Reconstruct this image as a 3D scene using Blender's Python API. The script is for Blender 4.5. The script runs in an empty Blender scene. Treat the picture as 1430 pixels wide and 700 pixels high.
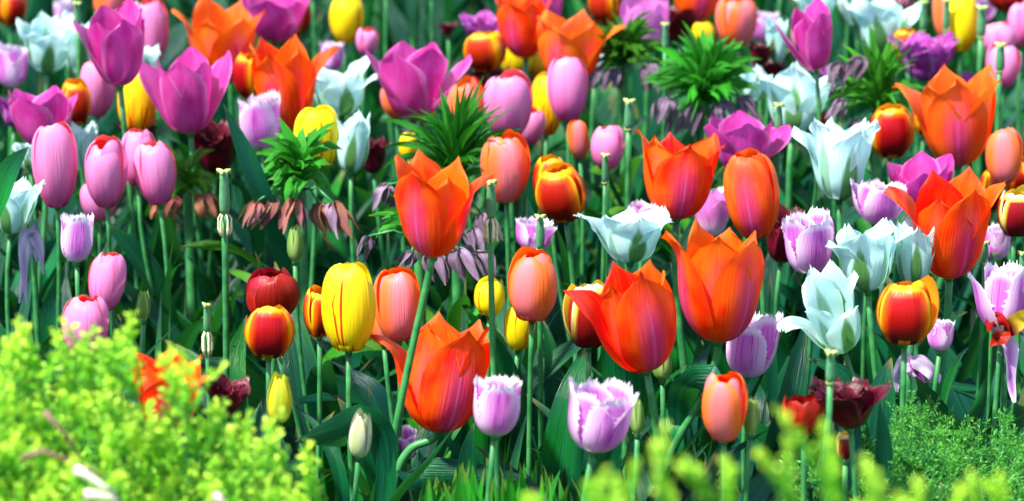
import bpy, math, random
import numpy as np
from mathutils import Vector, Matrix

random.seed(11)
rng = np.random.default_rng(7)
R = math.radians
sc = bpy.context.scene
COL = sc.collection

# ------------------------------------------------------------------ camera, sky, sun, exposure
CAM_Z, PITCH, FPX = 1.2, 15.0, 4850.0
cam = bpy.data.cameras.new('camera')
camo = bpy.data.objects.new('camera', cam)
COL.objects.link(camo)
camo.location = (0, 0, CAM_Z)
camo.rotation_euler = (R(90 - PITCH), 0, 0)
cam.sensor_width = 36
cam.lens = FPX / 1430 * 36
cam.clip_start, cam.clip_end = 0.05, 2000
cam.dof.use_dof = True
cam.dof.focus_distance = 2.75
cam.dof.aperture_fstop = 9.0
sc.camera = camo

SUN_EL, SUN_AZ = 58.0, 232.0          # azimuth clockwise from +Y: the light comes from high on the left
w = bpy.data.worlds.new('World')
sc.world = w
w.use_nodes = True
nt = w.node_tree
sky = nt.nodes.new('ShaderNodeTexSky')
sky.sky_type = 'NISHITA'
sky.sun_disc = False
sky.sun_elevation = R(SUN_EL)
sky.sun_rotation = R(SUN_AZ)
bg = nt.nodes['Background']
nt.links.new(sky.outputs[0], bg.inputs[0])
bg.inputs[1].default_value = 0.1
sl = bpy.data.lights.new('sun', 'SUN')
sl.energy = 3.6
sl.angle = R(3)
sl.color = (1.0, 0.95, 0.86)
so = bpy.data.objects.new('sun', sl)
COL.objects.link(so)
sdir = Vector((math.sin(R(SUN_AZ)) * math.cos(R(SUN_EL)), math.cos(R(SUN_AZ)) * math.cos(R(SUN_EL)), math.sin(R(SUN_EL))))
so.rotation_euler = sdir.to_track_quat('Z', 'Y').to_euler()
sc.view_settings.view_transform = 'Standard'
sc.view_settings.look = 'None'
sc.view_settings.gamma = 1
sc.view_settings.exposure = 1.68

# ------------------------------------------------------------------ pixel -> place
cp, sp = math.cos(R(PITCH)), math.sin(R(PITCH))
FWD, UP = Vector((0, cp, -sp)), Vector((0, sp, cp))
CAM = Vector((0, 0, CAM_Z))


def at(px, py, Y):
    d = FWD + Vector((1, 0, 0)) * ((px - 715) / FPX) + UP * ((350 - py) / FPX)
    return CAM + d * (Y / d.y)


def mpp(p):                            # metres per photo pixel at a place
    return (p - CAM).dot(FWD) / FPX


def plane_y(py, h):                    # how far away a point at height h shows at that photo row
    d = FWD + UP * ((350 - py) / FPX)
    return (h - CAM_Z) / d.z * d.y


# ------------------------------------------------------------------ node helpers
class NT:
    def __init__(s, name):
        s.m = bpy.data.materials.new(name)
        s.m.use_nodes = True
        s.t = s.m.node_tree
        s.t.nodes.clear()
        s.out = s.n('ShaderNodeOutputMaterial')

    def n(s, k, **kw):
        x = s.t.nodes.new(k)
        for a, b in kw.items():
            setattr(x, a, b)
        return x

    def put(s, sock, v):
        if hasattr(v, 'is_output') or isinstance(v, bpy.types.NodeSocket):
            s.t.links.new(v, sock)
        else:
            if isinstance(v, (tuple, list)) and len(v) == 3 and sock.type == 'RGBA':
                v = (*v, 1)
            sock.default_value = v

    def math(s, op, a, b=0.0, c=0.0, clamp=False):
        x = s.n('ShaderNodeMath', operation=op, use_clamp=clamp)
        s.put(x.inputs[0], a)
        s.put(x.inputs[1], b)
        s.put(x.inputs[2], c)
        return x.outputs[0]

    def sm(s, v, lo, hi, a=0.0, b=1.0):   # smooth step
        x = s.n('ShaderNodeMapRange', interpolation_type='SMOOTHSTEP')
        s.put(x.inputs[0], v)
        for i, q in enumerate((lo, hi, a, b)):
            s.put(x.inputs[i + 1], q)
        return x.outputs[0]

    def mul(s, *a):
        r = a[0]
        for b in a[1:]:
            r = s.math('MULTIPLY', r, b)
        return r

    def mix(s, f, a, b):
        x = s.n('ShaderNodeMix', data_type='RGBA')
        s.put(x.inputs[0], f)
        s.put(x.inputs[6], a)
        s.put(x.inputs[7], b)
        return x.outputs[2]

    def xyz(s, a, b, c=0.0):
        x = s.n('ShaderNodeCombineXYZ')
        for i, q in enumerate((a, b, c)):
            s.put(x.inputs[i], q)
        return x.outputs[0]

    def noise(s, vec, scale=1.0, detail=2.0):
        x = s.n('ShaderNodeTexNoise')
        s.put(x.inputs['Vector'], vec)
        x.inputs['Scale'].default_value = scale
        x.inputs['Detail'].default_value = detail
        return x.outputs[0]

    def surf(s, col, rough=0.5, trans=0.3, tcol=None, spec=0.4, height=None, bump=0.1, sheen=0.0):
        p = s.n('ShaderNodeBsdfPrincipled')
        s.put(p.inputs['Base Color'], col)
        s.put(p.inputs['Roughness'], rough)
        p.inputs['Specular IOR Level'].default_value = spec
        if sheen:
            p.inputs['Sheen Weight'].default_value = sheen
        if height is not None:
            b = s.n('ShaderNodeBump')
            b.inputs['Strength'].default_value = bump
            b.inputs['Distance'].default_value = 0.002
            s.put(b.inputs['Height'], height)
            s.t.links.new(b.outputs[0], p.inputs['Normal'])
        o = p.outputs[0]
        if trans:
            t = s.n('ShaderNodeBsdfTranslucent')
            s.put(t.inputs[0], col if tcol is None else tcol)
            mx = s.n('ShaderNodeMixShader')
            mx.inputs[0].default_value = trans
            s.t.links.new(o, mx.inputs[1])
            s.t.links.new(t.outputs[0], mx.inputs[2])
            o = mx.outputs[0]
        s.t.links.new(o, s.out.inputs[0])
        return s.m

    def petal_coords(s):
        uv = s.n('ShaderNodeUVMap')
        sep = s.n('ShaderNodeSeparateXYZ')
        s.t.links.new(uv.outputs[0], sep.inputs[0])
        s.u, s.v = sep.outputs[0], sep.outputs[1]
        s.rnd = s.n('ShaderNodeObjectInfo').outputs['Random']
        s.du = s.math('ABSOLUTE', s.math('MULTIPLY_ADD', s.u, 2.0, -1.0))
        seed = s.math('MULTIPLY', s.rnd, 57.0)
        s.vein = s.noise(s.xyz(s.math('MULTIPLY', s.u, 34.0), s.math('MULTIPLY', s.v, 1.6), seed), 1.0, 3.0)
        s.blot = s.noise(s.xyz(s.math('MULTIPLY', s.u, 3.0), s.math('MULTIPLY', s.v, 3.0), seed), 1.0, 2.0)
        s.back = s.n('ShaderNodeNewGeometry').outputs['Backfacing']


MATS = {}


def petal_mat(kind, outer):
    key = (kind, outer)
    if key in MATS:
        return MATS[key]
    s = NT(f'{kind}_petal_' + ('outer' if outer else 'inner'))
    s.petal_coords()
    v, du, vein, blot, rnd = s.v, s.du, s.vein, s.blot, s.rnd
    jit = s.math('MULTIPLY_ADD', vein, 0.5, -0.25)
    rough, tr, spec = 0.42, 0.34, 0.32
    if kind in ('orange', 'apricot'):
        hot, deep = ((0.95, 0.135, 0.002), (0.88, 0.028, 0.001)) if kind == 'orange' else ((0.9, 0.2, 0.012), (0.9, 0.09, 0.004))
        c = s.mix(s.sm(s.math('ADD', blot, s.math('MULTIPLY_ADD', rnd, 0.3, -0.15)), 0.3, 0.72), hot, deep)
        c = s.mix(s.mul(s.sm(vein, 0.5, 0.75), 0.35), c, (0.95, 0.2, 0.03))
        edge = s.sm(s.math('ADD', du, jit), 0.05, 0.58, 1.0, 0.0)
        stripe = s.mul(edge, s.sm(v, 0.95, 0.45), s.math('SUBTRACT', 1.0, s.back), (0.92 if outer else 0.4))
        c = s.mix(stripe, c, (0.68, 0.035, 0.17))
        line = s.mul(s.sm(du, 0.0, 0.09, 1, 0), s.sm(v, 0.85, 0.3), s.math('SUBTRACT', 1.0, s.back), 0.55 if outer else 0.15)
        c = s.mix(line, c, (0.75, 0.18, 0.5))
        c = s.mix(s.sm(v, 0.02, 0.11, 0.75, 0.0), c, (0.72, 0.34, 0.02))
    elif kind == 'pink':
        c = s.mix(s.sm(s.math('ADD', v, jit), 0.05, 0.7), (0.74, 0.08, 0.4), (0.85, 0.3, 0.66))
        c = s.mix(s.sm(s.math('ADD', du, jit), 0.55, 0.98, 0, 0.4), c, (0.88, 0.12, 0.32))
        c = s.mix(s.mul(s.sm(v, 0.86, 1.0), 0.5), c, (0.92, 0.32, 0.42))
        c = s.mix(s.mul(s.sm(vein, 0.5, 0.8), 0.3), c, (0.9, 0.45, 0.7))
        c = s.mix(s.back, c, (0.9, 0.1, 0.1))
        rough = 0.36
    elif kind == 'salmon':
        c = s.mix(s.sm(s.math('ADD', du, jit), 0.15, 0.75), (0.86, 0.24, 0.27), (0.93, 0.2, 0.03))
        c = s.mix(s.sm(v, 0.0, 0.45, 0.6, 0.0), c, (0.82, 0.12, 0.2))
        c = s.mix(s.mul(s.sm(vein, 0.48, 0.8), 0.35), c, (0.92, 0.4, 0.3))
        c = s.mix(s.back, c, (0.95, 0.11, 0.005))
        rough = 0.38
    elif kind == 'magenta':
        c = s.mix(s.sm(s.math('ADD', blot, jit), 0.25, 0.8), (0.55, 0.022, 0.27), (0.7, 0.1, 0.46))
        c = s.mix(s.sm(s.math('ADD', du, jit), 0.72, 1.0, 0, 0.7), c, (0.82, 0.3, 0.68))
        c = s.mix(s.mul(s.sm(v, 0.02, 0.2, 0.8, 0.0), s.sm(du, 0.1, 0.6, 1, 0.1)), c, (0.8, 0.7, 0.75))
        c = s.mix(s.mul(s.sm(vein, 0.5, 0.75), 0.3), c, (0.5, 0.02, 0.28))
        rough = 0.34
    elif kind == 'rose':
        c = s.mix(s.sm(s.math('ADD', v, jit), 0.15, 0.65), (0.85, 0.8, 0.88), (0.8, 0.27, 0.68))
        c = s.mix(s.mul(s.sm(vein, 0.45, 0.75), s.sm(v, 0.2, 0.6), 0.6), c, (0.7, 0.08, 0.45))
    elif kind == 'yellow':
        c = s.mix(s.sm(v, 0.0, 0.5, 0.5, 0.0), (0.93, 0.77, 0.006), (0.82, 0.68, 0.01))
        c = s.mix(s.mul(s.sm(vein, 0.45, 0.7), 0.3), c, (0.9, 0.55, 0.0))
        width = s.math('MULTIPLY_ADD', vein, 0.13, -0.025)
        line = s.mul(s.math('LESS_THAN', du, width), s.sm(v, 0.92, 0.72), s.math('SUBTRACT', 1, s.back))
        c = s.mix(line, c, (0.75, 0.05, 0.005))
        line2 = s.mul(s.math('LESS_THAN', s.math('ABSOLUTE', s.math('SUBTRACT', s.math('ADD', s.u, s.math('MULTIPLY', s.math('SUBTRACT', blot, .5), .12)), s.math('MULTIPLY_ADD', rnd, .5, .25))), s.math('MULTIPLY_ADD', vein, .05, -.012)), s.sm(v, .8, .6), s.math('SUBTRACT', 1, s.back))
        c = s.mix(line2, c, (0.72, 0.05, 0.005))
        flame = s.math('LESS_THAN', s.math('ADD', v, s.mul(s.sm(vein, 0.3, 0.72, 1, 0), 0.42)), s.math('MULTIPLY_ADD', rnd, 0.2, 0.2))
        c = s.mix(s.mul(flame, s.sm(du, 0.9, 0.5)), c, (0.72, 0.04, 0.004))
    elif kind == 'flamed':
        c = s.mix(s.sm(v, 0.0, 0.4, 0.3, 0.0), (0.92, 0.62, 0.003), (0.8, 0.5, 0.01))
        flame = s.math('LESS_THAN', s.math('ADD', v, s.mul(s.sm(vein, 0.34, 0.66, 1, 0), 0.62)), s.math('MULTIPLY_ADD', rnd, 0.25, 0.45))
        c = s.mix(flame, c, (0.68, 0.035, 0.003))
    elif kind in ('goblet', 'tricolour'):
        e = s.math('MAXIMUM', s.math('MULTIPLY', du, 0.95), s.sm(v, 0.62, 1.0))
        e = s.math('ADD', e, s.math('MULTIPLY', jit, 0.55))
        if kind == 'goblet':
            c = s.mix(s.sm(v, 0.1, 0.75), (0.11, 0.002, 0.006), (0.46, 0.012, 0.003))
            c = s.mix(s.sm(e, 0.42, 0.8), c, (0.85, 0.13, 0.004))
            c = s.mix(s.mul(s.sm(e, 0.7, 0.95), s.sm(v, 0.12, 0.45)), c, (0.93, 0.55, 0.004))
        else:
            c = s.mix(s.sm(v, 0.1, 0.8), (0.13, 0.003, 0.012), (0.34, 0.008, 0.012))
            c = s.mix(s.mul(s.sm(e, 0.6, 0.8), s.sm(v, 0.2, 0.5)), c, (0.9, 0.66, 0.06))
            c = s.mix(s.mul(s.sm(e, 0.8, 1.0), s.sm(v, 0.3, 0.5)), c, (0.88, 0.82, 0.75))
        c = s.mix(s.mul(s.back, s.sm(v, 0.1, 0.5)), c, (0.9, 0.33, 0.01) if kind == 'goblet' else (0.88, 0.6, 0.03))
        rough = 0.32
    elif kind == 'white':
        c = s.mix(s.sm(vein, 0.4, 0.75), (0.61, 0.87, 0.85), (0.52, 0.82, 0.78))
        lim = s.math('MULTIPLY_ADD', s.sm(v, 0.28, 1.0, 1.0, 0.0), 0.5, s.math('MULTIPLY', jit, 0.35))
        g = s.sm(s.math('SUBTRACT', lim, du), -0.02, 0.16)
        g = s.mul(g, s.sm(v, 0.95, 0.6), 0.92 if outer else 0.6)
        gc = s.mix(vein, (0.025, 0.15, 0.008), (0.11, 0.32, 0.025))
        c = s.mix(g, c, gc)
        c = s.mix(s.sm(v, 0.0, 0.12, 0.6, 0.0), c, (0.4, 0.58, 0.2))
        tr = 0.42
    elif kind == 'lilac':
        c = s.mix(s.sm(s.math('ADD', du, jit), 0.1, 0.85), (0.66, 0.2, 0.64), (0.84, 0.6, 0.86))
        c = s.mix(s.mul(s.sm(vein, 0.46, 0.66), s.sm(v, 0.15, 0.5), s.sm(du, 0.9, 0.3)), c, (0.5, 0.04, 0.44))
        c = s.mix(s.sm(v, 0.03, 0.36, 0.85, 0.0), c, (0.82, 0.8, 0.84))
        c = s.mix(s.math('MAXIMUM', s.mul(s.sm(du, 0.84, 1.0), s.sm(v, 0.4, 0.6)), s.sm(v, 0.85, 1.0)), c, (0.9, 0.82, 0.92))
        tr = 0.38
    elif kind == 'burgundy':
        c = s.mix(s.sm(s.math('ADD', blot, jit), 0.3, 0.8), (0.032, 0.001, 0.006), (0.13, 0.003, 0.018))
        c = s.mix(s.sm(du, 0.85, 1.0, 0, 0.5), c, (0.35, 0.02, 0.08))
        rough, tr = 0.3, 0.2
    elif kind == 'red':
        c = s.mix(s.sm(s.math('ADD', blot, jit), 0.3, 0.8), (0.26, 0.003, 0.006), (0.55, 0.012, 0.012))
        c = s.mix(s.sm(v, 0.05, 0.2, 1.0, 0.0), c, (0.7, 0.5, 0.03))
        rough, tr = 0.34, 0.28
    elif kind == 'plum':
        c = s.mix(s.sm(s.math('ADD', blot, jit), 0.25, 0.8), (0.2, 0.01, 0.16), (0.52, 0.08, 0.5))
        c = s.mix(s.sm(du, 0.75, 1.0, 0, 0.6), c, (0.65, 0.3, 0.66))
    elif kind == 'green':
        c = s.mix(s.sm(s.math('ADD', du, jit), 0.2, 0.9), (0.16, 0.33, 0.05), (0.36, 0.5, 0.14))
        c = s.mix(s.mul(s.sm(vein, 0.45, 0.7), 0.5), c, (0.12, 0.27, 0.05))
        tr = 0.2
    elif kind == 'cream':
        c = s.mix(s.sm(s.math('ADD', du, jit), 0.1, 0.8), (0.45, 0.56, 0.25), (0.68, 0.68, 0.5))
        c = s.mix(s.sm(du, 0.9, 1.0), c, (0.25, 0.06, 0.1))
        tr = 0.2
    elif kind == 'lime':
        c = s.mix(s.sm(s.math('ADD', du, jit), 0.1, 0.9), (0.42, 0.52, 0.03), (0.82, 0.72, 0.02))
        tr = 0.25
    elif kind == 'withered':
        c = s.mix(s.sm(s.math('ADD', blot, jit), 0.3, 0.75), (0.42, 0.3, 0.55), (0.72, 0.66, 0.8))
        c = s.mix(s.mul(s.sm(vein, 0.5, 0.7), 0.6), c, (0.3, 0.12, 0.3))
        rough = 0.6
    # brightness differs a little from petal to petal
    h = s.n('ShaderNodeHueSaturation')
    s.put(h.inputs['Value'], s.math('MULTIPLY_ADD', rnd, 0.2, 0.9))
    s.put(h.inputs['Hue'], s.math('MULTIPLY_ADD', s.math('FRACT', s.math('MULTIPLY', rnd, 7.3)), 0.014, 0.493))
    fine = s.noise(s.xyz(s.math('MULTIPLY', s.u, 110.0), s.math('MULTIPLY', v, 3.0), rnd), 1.0, 2.0)
    dk = s.n('ShaderNodeMix', data_type='RGBA', blend_type='MULTIPLY')
    dk.inputs[0].default_value = 0.22
    s.put(dk.inputs[6], c)
    g_ = s.math('MULTIPLY_ADD', s.math('ADD', fine, vein), 0.8, 0.2, True)
    s.put(dk.inputs[7], s.mix(g_, (.45, .38, .42), (1, 1, 1)))
    c = dk.outputs[2]
    worn = s.mul(s.sm(s.math('ADD', s.math('MAXIMUM', du, v), s.math('MULTIPLY', jit, .25)), .965, 1.03), s.sm(blot, .5, .62), .6)
    c = s.mix(worn, c, (.4, .2, .08))
    s.put(h.inputs['Color'], c)
    MATS[key] = s.surf(h.outputs[0], rough, tr, None, spec, vein, 0.4)
    return MATS[key]


def leaf_mat(name, dark, light, back, rough=0.3, tr=0.24):
    s = NT(name)
    s.petal_coords()
    c = s.mix(s.sm(s.vein, 0.3, 0.75), dark, light)
    c = s.mix(s.mul(s.sm(s.blot, 0.45, 0.8), 0.6), c, back)
    tc = s.n('ShaderNodeTexCoord')
    pn = s.noise(tc.outputs['Object'], 11.0, 1.0)
    c = s.mix(s.sm(pn, .5, .72, 0, .8), c, tuple(min(1, q * 1.5) for q in back))
    c = s.mix(s.sm(pn, .46, .3, 0, .7), c, (dark[0] * .6, dark[1] * .75, dark[2] * 1.15))
    c = s.mix(s.sm(s.du, 0.0, 0.07, 0.45, 0.0), c, light)
    c = s.mix(s.mul(s.sm(s.math('ADD', s.v, s.math('MULTIPLY_ADD', s.blot, .16, -.08)), .93, 1.0), s.sm(pn, .4, .6), .7), c, (.3, .22, .06))
    h = s.n('ShaderNodeHueSaturation')
    s.put(h.inputs['Value'], s.math('MULTIPLY_ADD', s.rnd, 0.7, 0.62))
    s.put(h.inputs['Hue'], s.math('MULTIPLY_ADD', s.math('FRACT', s.math('MULTIPLY', s.rnd, 9.1)), 0.05, 0.475))
    s.put(h.inputs['Color'], c)
    return s.surf(h.outputs[0], rough, tr, s.mix(0.5, h.outputs[0], (0.04, 0.3, 0.01)), 0.26, s.vein, 0.7)


def plain_mat(name, a, b, scale=60, rough=0.5, tr=0.0, bump=0.2):
    s = NT(name)
    tc = s.n('ShaderNodeTexCoord')
    nz = s.noise(tc.outputs['Object'], scale, 4.0)
    return s.surf(s.mix(s.sm(nz, 0.3, 0.7), a, b), rough, tr, None, 0.35, nz, bump)


M_LEAF = leaf_mat('tulip_leaf', (0.001, 0.045, 0.027), (0.008, 0.11, 0.062), (0.004, 0.125, 0.014))
M_LEAF2 = leaf_mat('fresh_leaf', (0.03, 0.19, 0.012), (0.09, 0.36, 0.03), (0.045, 0.26, 0.01), 0.24, 0.3)
M_STEM = plain_mat('tulip_stem', (0.018, 0.145, 0.042), (0.05, 0.24, 0.065), 90, 0.42)
M_POD = plain_mat('seed_pod', (0.05, 0.2, 0.09), (0.09, 0.27, 0.12), 120, 0.45)
M_STIG = plain_mat('stigma', (0.25, 0.4, 0.08), (0.45, 0.55, 0.2), 300, 0.6)
M_STAMEN = plain_mat('stamen', (0.5, 0.5, 0.2), (0.75, 0.72, 0.5), 300, 0.6)
M_ANTHER = plain_mat('anther', (0.02, 0.012, 0.03), (0.06, 0.04, 0.05), 300, 0.6)
M_SOIL = plain_mat('soil', (0.02, 0.013, 0.008), (0.06, 0.04, 0.025), 40, 0.9, 0, 1.0)
M_LAWN = plain_mat('lawn', (0.03, 0.09, 0.015), (0.06, 0.15, 0.03), 25, 0.9, 0, 0.5)
M_BARK = plain_mat('bark', (0.1, 0.055, 0.03), (0.3, 0.2, 0.13), 70, 0.8, 0, 0.6)
M_PALE = plain_mat('pale_twig', (0.5, 0.42, 0.36), (0.75, 0.7, 0.62), 70, 0.6, 0, 0.6)


# ------------------------------------------------------------------ mesh helpers
class MB:
    def __init__(s):
        s.v, s.f, s.uv = [], [], []

    def grid(s, P, U, V):             # P[j][i] points
        nv, nu = P.shape[:2]
        o = len(s.v)
        s.v += [tuple(map(float, p)) for p in P.reshape(-1, 3)]
        Uf, Vf = U.reshape(-1), V.reshape(-1)
        for j in range(nv - 1):
            for i in range(nu - 1):
                a, b = j * nu + i, j * nu + i + 1
                q = (a, b, b + nu, a + nu)
                s.f.append(tuple(o + k for k in q))
                s.uv += [(float(Uf[k]), float(Vf[k])) for k in q]

    def tube(s, pts, rad, n=8, cap=True):
        pts = [Vector(p) for p in pts]
        o = len(s.v)
        x = Vector((1, 0, 0))
        for k, p in enumerate(pts):
            t = (pts[min(k + 1, len(pts) - 1)] - pts[max(k - 1, 0)]).normalized()
            x = (x - t * x.dot(t))
            if x.length < 1e-4:
                x = Vector((0, 1, 0)) - t * t.y
            x.normalize()
            y = t.cross(x)
            r = rad[k] if hasattr(rad, '__len__') else rad
            for i in range(n):
                a = 2 * math.pi * i / n
                s.v.append(tuple(p + (x * math.cos(a) + y * math.sin(a)) * r))
        m = len(pts)
        for k in range(m - 1):
            for i in range(n):
                j = (i + 1) % n
                s.f.append((o + k * n + i, o + k * n + j, o + k * n + n + j, o + k * n + n + i))
                s.uv += [(i / n, k / m), ((i + 1) / n, k / m), ((i + 1) / n, (k + 1) / m), (i / n, (k + 1) / m)]
        if cap:
            s.f.append(tuple(o + (m - 1) * n + i for i in range(n)))
            s.uv += [(0.5, 1)] * n
            s.f.append(tuple(o + i for i in reversed(range(n))))
            s.uv += [(0.5, 0)] * n

    def quad(s, pts, v=None):
        o = len(s.v)
        s.v += [tuple(p) for p in pts]
        s.f.append(tuple(range(o, o + len(pts))))
        s.uv += [(0, 0), (1, 0), (1, 1), (0, 1)][:len(pts)] if v is None else [(.5, v)] * len(pts)

    def build(s, name, mat, parent=None, smooth=True):
        me = bpy.data.meshes.new(name)
        me.from_pydata(s.v, [], s.f)
        l = me.uv_layers.new(name='UVMap')
        l.data.foreach_set('uv', np.array(s.uv, dtype=np.float32).ravel())
        me.polygons.foreach_set('use_smooth', [smooth] * len(s.f))
        me.materials.append(mat)
        me.update()
        o = bpy.data.objects.new(name, me)
        COL.objects.link(o)
        if parent is not None:
            o.parent = parent
        return o


def thing(name, label, cat, loc, group=None):
    o = bpy.data.objects.new(name, None)
    o.empty_display_size = 0.02
    COL.objects.link(o)
    o.location = loc
    o['label'], o['category'] = label, cat
    if group:
        o['group'] = group
    return o


def kind_of(o, kind):
    o['kind'] = kind
    return o


def sstep(x, a, b):
    t = np.clip((x - a) / (b - a), 0, 1)
    return t * t * (3 - 2 * t)


def knots(v, ys):
    ys = np.array(ys, float)
    xs = np.linspace(0, 1, len(ys))
    y = np.interp(v, xs, ys)
    for _ in range(2):                 # soften the corners
        y[1:-1] = 0.25 * y[:-2] + 0.5 * y[1:-1] + 0.25 * y[2:]
    return y


# ------------------------------------------------------------------ petals
FORMS = {
    'egg':    dict(al=[4, 36, 60, 74, 84, 92, 104, 128, 165], wd=[.3, .64, .88, 1, 1.02, 1, .93, .74, .22], wp=1.08, rc=.62, body=1.0, ruf=.012),
    'cup':    dict(al=[2, 26, 52, 70, 84, 96, 110, 128, 145], wd=[.35, .68, .9, 1, 1.02, 1, .94, .76, .2], wp=1.05, rc=.7, body=1.0, ruf=.02),
    'lily':   dict(al=[7, 42, 63, 75, 82, 87, 88, 81, 54], wd=[.26, .56, .8, .95, 1, .97, .84, .56, .04], wp=1.02, rc=1.5, body=.74, ruf=.06),
    'plump':  dict(al=[4, 35, 59, 74, 85, 93, 95, 88, 62], wd=[.28, .62, .88, 1, 1.03, 1, .9, .62, .05], wp=1.04, rc=1.5, body=.62, ruf=.055),
    'goblet': dict(al=[4, 36, 60, 74, 81, 84, 84, 84, 80], wd=[.3, .6, .85, .98, 1, .99, .93, .78, .2], wp=1.02, rc=1.4, body=.7, ruf=.03),
    'wide':   dict(al=[5, 42, 64, 77, 83, 84, 78, 66, 40], wd=[.28, .5, .7, .86, .96, 1, .92, .7, .16], wp=.9, rc=1.5, body=.72, ruf=.12, tw=.3),
    'fringe': dict(al=[3, 34, 58, 74, 84, 90, 90, 86, 80], wd=[.34, .64, .86, .98, 1, .99, .96, .84, .5], wp=1.0, rc=1.2, body=.75, ruf=.06),
    'parrot': dict(al=[4, 32, 56, 72, 80, 82, 74, 66, 50], wd=[.34, .6, .8, .95, 1, 1, .95, .8, .4], wp=.95, rc=1.2, body=.7, ruf=.16),
    'bud':    dict(al=[18, 62, 78, 86, 92, 97, 102, 106, 112], wd=[.4, .72, .92, 1, .98, .9, .74, .5, .06], wp=1.05, rc=.5, body=1.0, ruf=.0),
}


def profile(al, N=40):
    v = np.linspace(0, 1, N)
    a = np.radians(knots(v, al))
    ds = 1.0 / (N - 1)
    r = 0.035 + np.concatenate([[0], np.cumsum(np.cos(a[:-1]) * ds)])
    z = np.concatenate([[0], np.cumsum(np.sin(a[:-1]) * ds)])
    return v, r, z


def petal_points(form, H, W, phi, inner, opn, curl, lenf, rg, nu=13, nv=20):
    F = FORMS[form]
    fr = form in ('fringe', 'parrot')
    if fr:
        nu, nv = 25, 30
    v0, r0, z0 = profile(F['al'])
    sr = (W / 2) / np.interp(F['body'], v0, np.maximum.accumulate(r0)) if F['body'] < 1 else (W / 2) / r0.max()
    sz = H / z0.max()
    base = knots(v0, F['al'])
    al = base - opn * sstep(v0, 0.03, 0.5) - curl * np.clip((v0 - .45) / .55, 0, 1) ** 2.0
    a = np.radians(al)
    ds = 1.0 / (len(v0) - 1)
    r = 0.035 * sr + np.concatenate([[0], np.cumsum(np.cos(a[:-1]) * ds)]) * (sr * np.clip(1 - 0, 0, 1) if opn < 12 and curl < 25 else (sr * .45 + sz * .55)) * 1.0
    z = np.concatenate([[0], np.cumsum(np.sin(a[:-1]) * ds)]) * sz
    r, z = r * lenf ** .3, z * lenf
    if inner:
        r = r * 0.88
        z = z * 0.985 + 0.01 * H * v0
    Rb = W / 2
    vs = np.linspace(0, 1, nv)
    us = np.linspace(-1, 1, nu)
    rr, zz = np.interp(vs, v0, r), np.interp(vs, v0, z)
    wd = knots(np.linspace(0, 1, 60), F['wd'])
    wv = np.interp(vs, np.linspace(0, 1, 60), wd) * F['wp'] * Rb * (1 if not inner else .96)
    tipw = sstep(vs, .45, 1)
    rc = np.maximum(rr, F['rc'] * Rb if F['rc'] < 1 else 0.25 * Rb)
    if F['rc'] >= 1:
        rc = rc * (1 - tipw) + np.maximum(rr, F['rc'] * Rb) * tipw
    if curl > 30 or opn > 14:
        rc = rc * (1 + 0.5 * tipw)
    U, V = np.meshgrid(us, vs)
    Uw = U.copy()
    if fr:                             # jagged margin
        jag = rg.uniform(-.02, .2, (nv, 2)) * sstep(vs, .3, .55)[:, None] * (1.0 if form == 'fringe' else .8)
        jag[::2] *= rg.uniform(0, .5)
        jag *= rg.uniform(.4, 1.5, jag.shape)
        Uw[:, 0] -= jag[:, 0]
        Uw[:, -1] += jag[:, 1]
    if form in ('lily', 'plump', 'wide', 'goblet'):   # uneven rims with small nicks
        nick = rg.normal(size=(nv, 2)) * .035 * sstep(vs, .5, .8)[:, None]
        Uw[:, 0] -= nick[:, 0]
        Uw[:, -1] += nick[:, 1]
    A = np.clip(Uw * (wv / rc)[:, None], -2.3, 2.3)
    T = rc[:, None] * np.sin(A)
    Rr = rr[:, None] - rc[:, None] * (1 - np.cos(A))
    Z = np.repeat(zz[:, None], nu, 1)
    # midrib groove, ruffles, slow waviness
    Rr -= 0.035 * Rb * np.exp(-(U / .16) ** 2) * np.sin(np.pi * np.clip(V, 0, 1)) * (0 if inner else 1)
    ph = rg.uniform(0, 6.28, 4)
    k = rg.uniform(5, 9)
    am = F['ruf'] * (.5 if inner else 1.0)
    Rr += am * Rb * np.abs(U) ** 1.5 * V ** 1.2 * np.sin(k * V + ph[0] + 1.6 * np.sign(U)) * 1.6
    if not inner:
        Rr += .035 * Rb * U ** 2 * np.sin(np.pi * V ** .8)
    if form == 'wide':                 # crinkled rims
        Rr += .09 * Rb * np.abs(U) ** 2 * V ** 2 * np.sin(21 * V + ph[3] + 2 * np.sign(U))
        Z += .05 * H * V ** 5 * np.sin(9 * U + ph[1]) * (1 - U ** 2)
    Rr += 0.02 * Rb * np.sin(3 * U + ph[1]) * V + (.007 if form in ('lily', 'plump', 'wide', 'goblet') else .003) * Rb * np.sin(11 * U + ph[3] + 2 * V) * V
    Z += 0.012 * H * np.sin(2.5 * U + ph[2]) * V
    if form in ('lily', 'plump', 'goblet', 'wide'):
        Z -= 0.05 * H * (U ** 2) * tipw[:, None]
    if fr:
        top = rg.uniform(0, .1, nu)
        top[::2] *= .1
        Z[-1] += top * H
        Rr[-1] += rg.uniform(-.05, .08, nu) * Rb
        Z -= 0.05 * H * (np.abs(U) ** 2) * tipw[:, None]
    tw = phi + rg.normal() * F.get('tw', .06) * V ** 2
    er = np.stack([np.sin(tw), -np.cos(tw), 0 * tw], 2)
    et = np.stack([np.cos(tw), np.sin(tw), 0 * tw], 2)
    P = Rr[..., None] * er + T[..., None] * et + Z[..., None] * np.array([0, 0, 1.0])
    return P, U * .5 + .5, V


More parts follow.
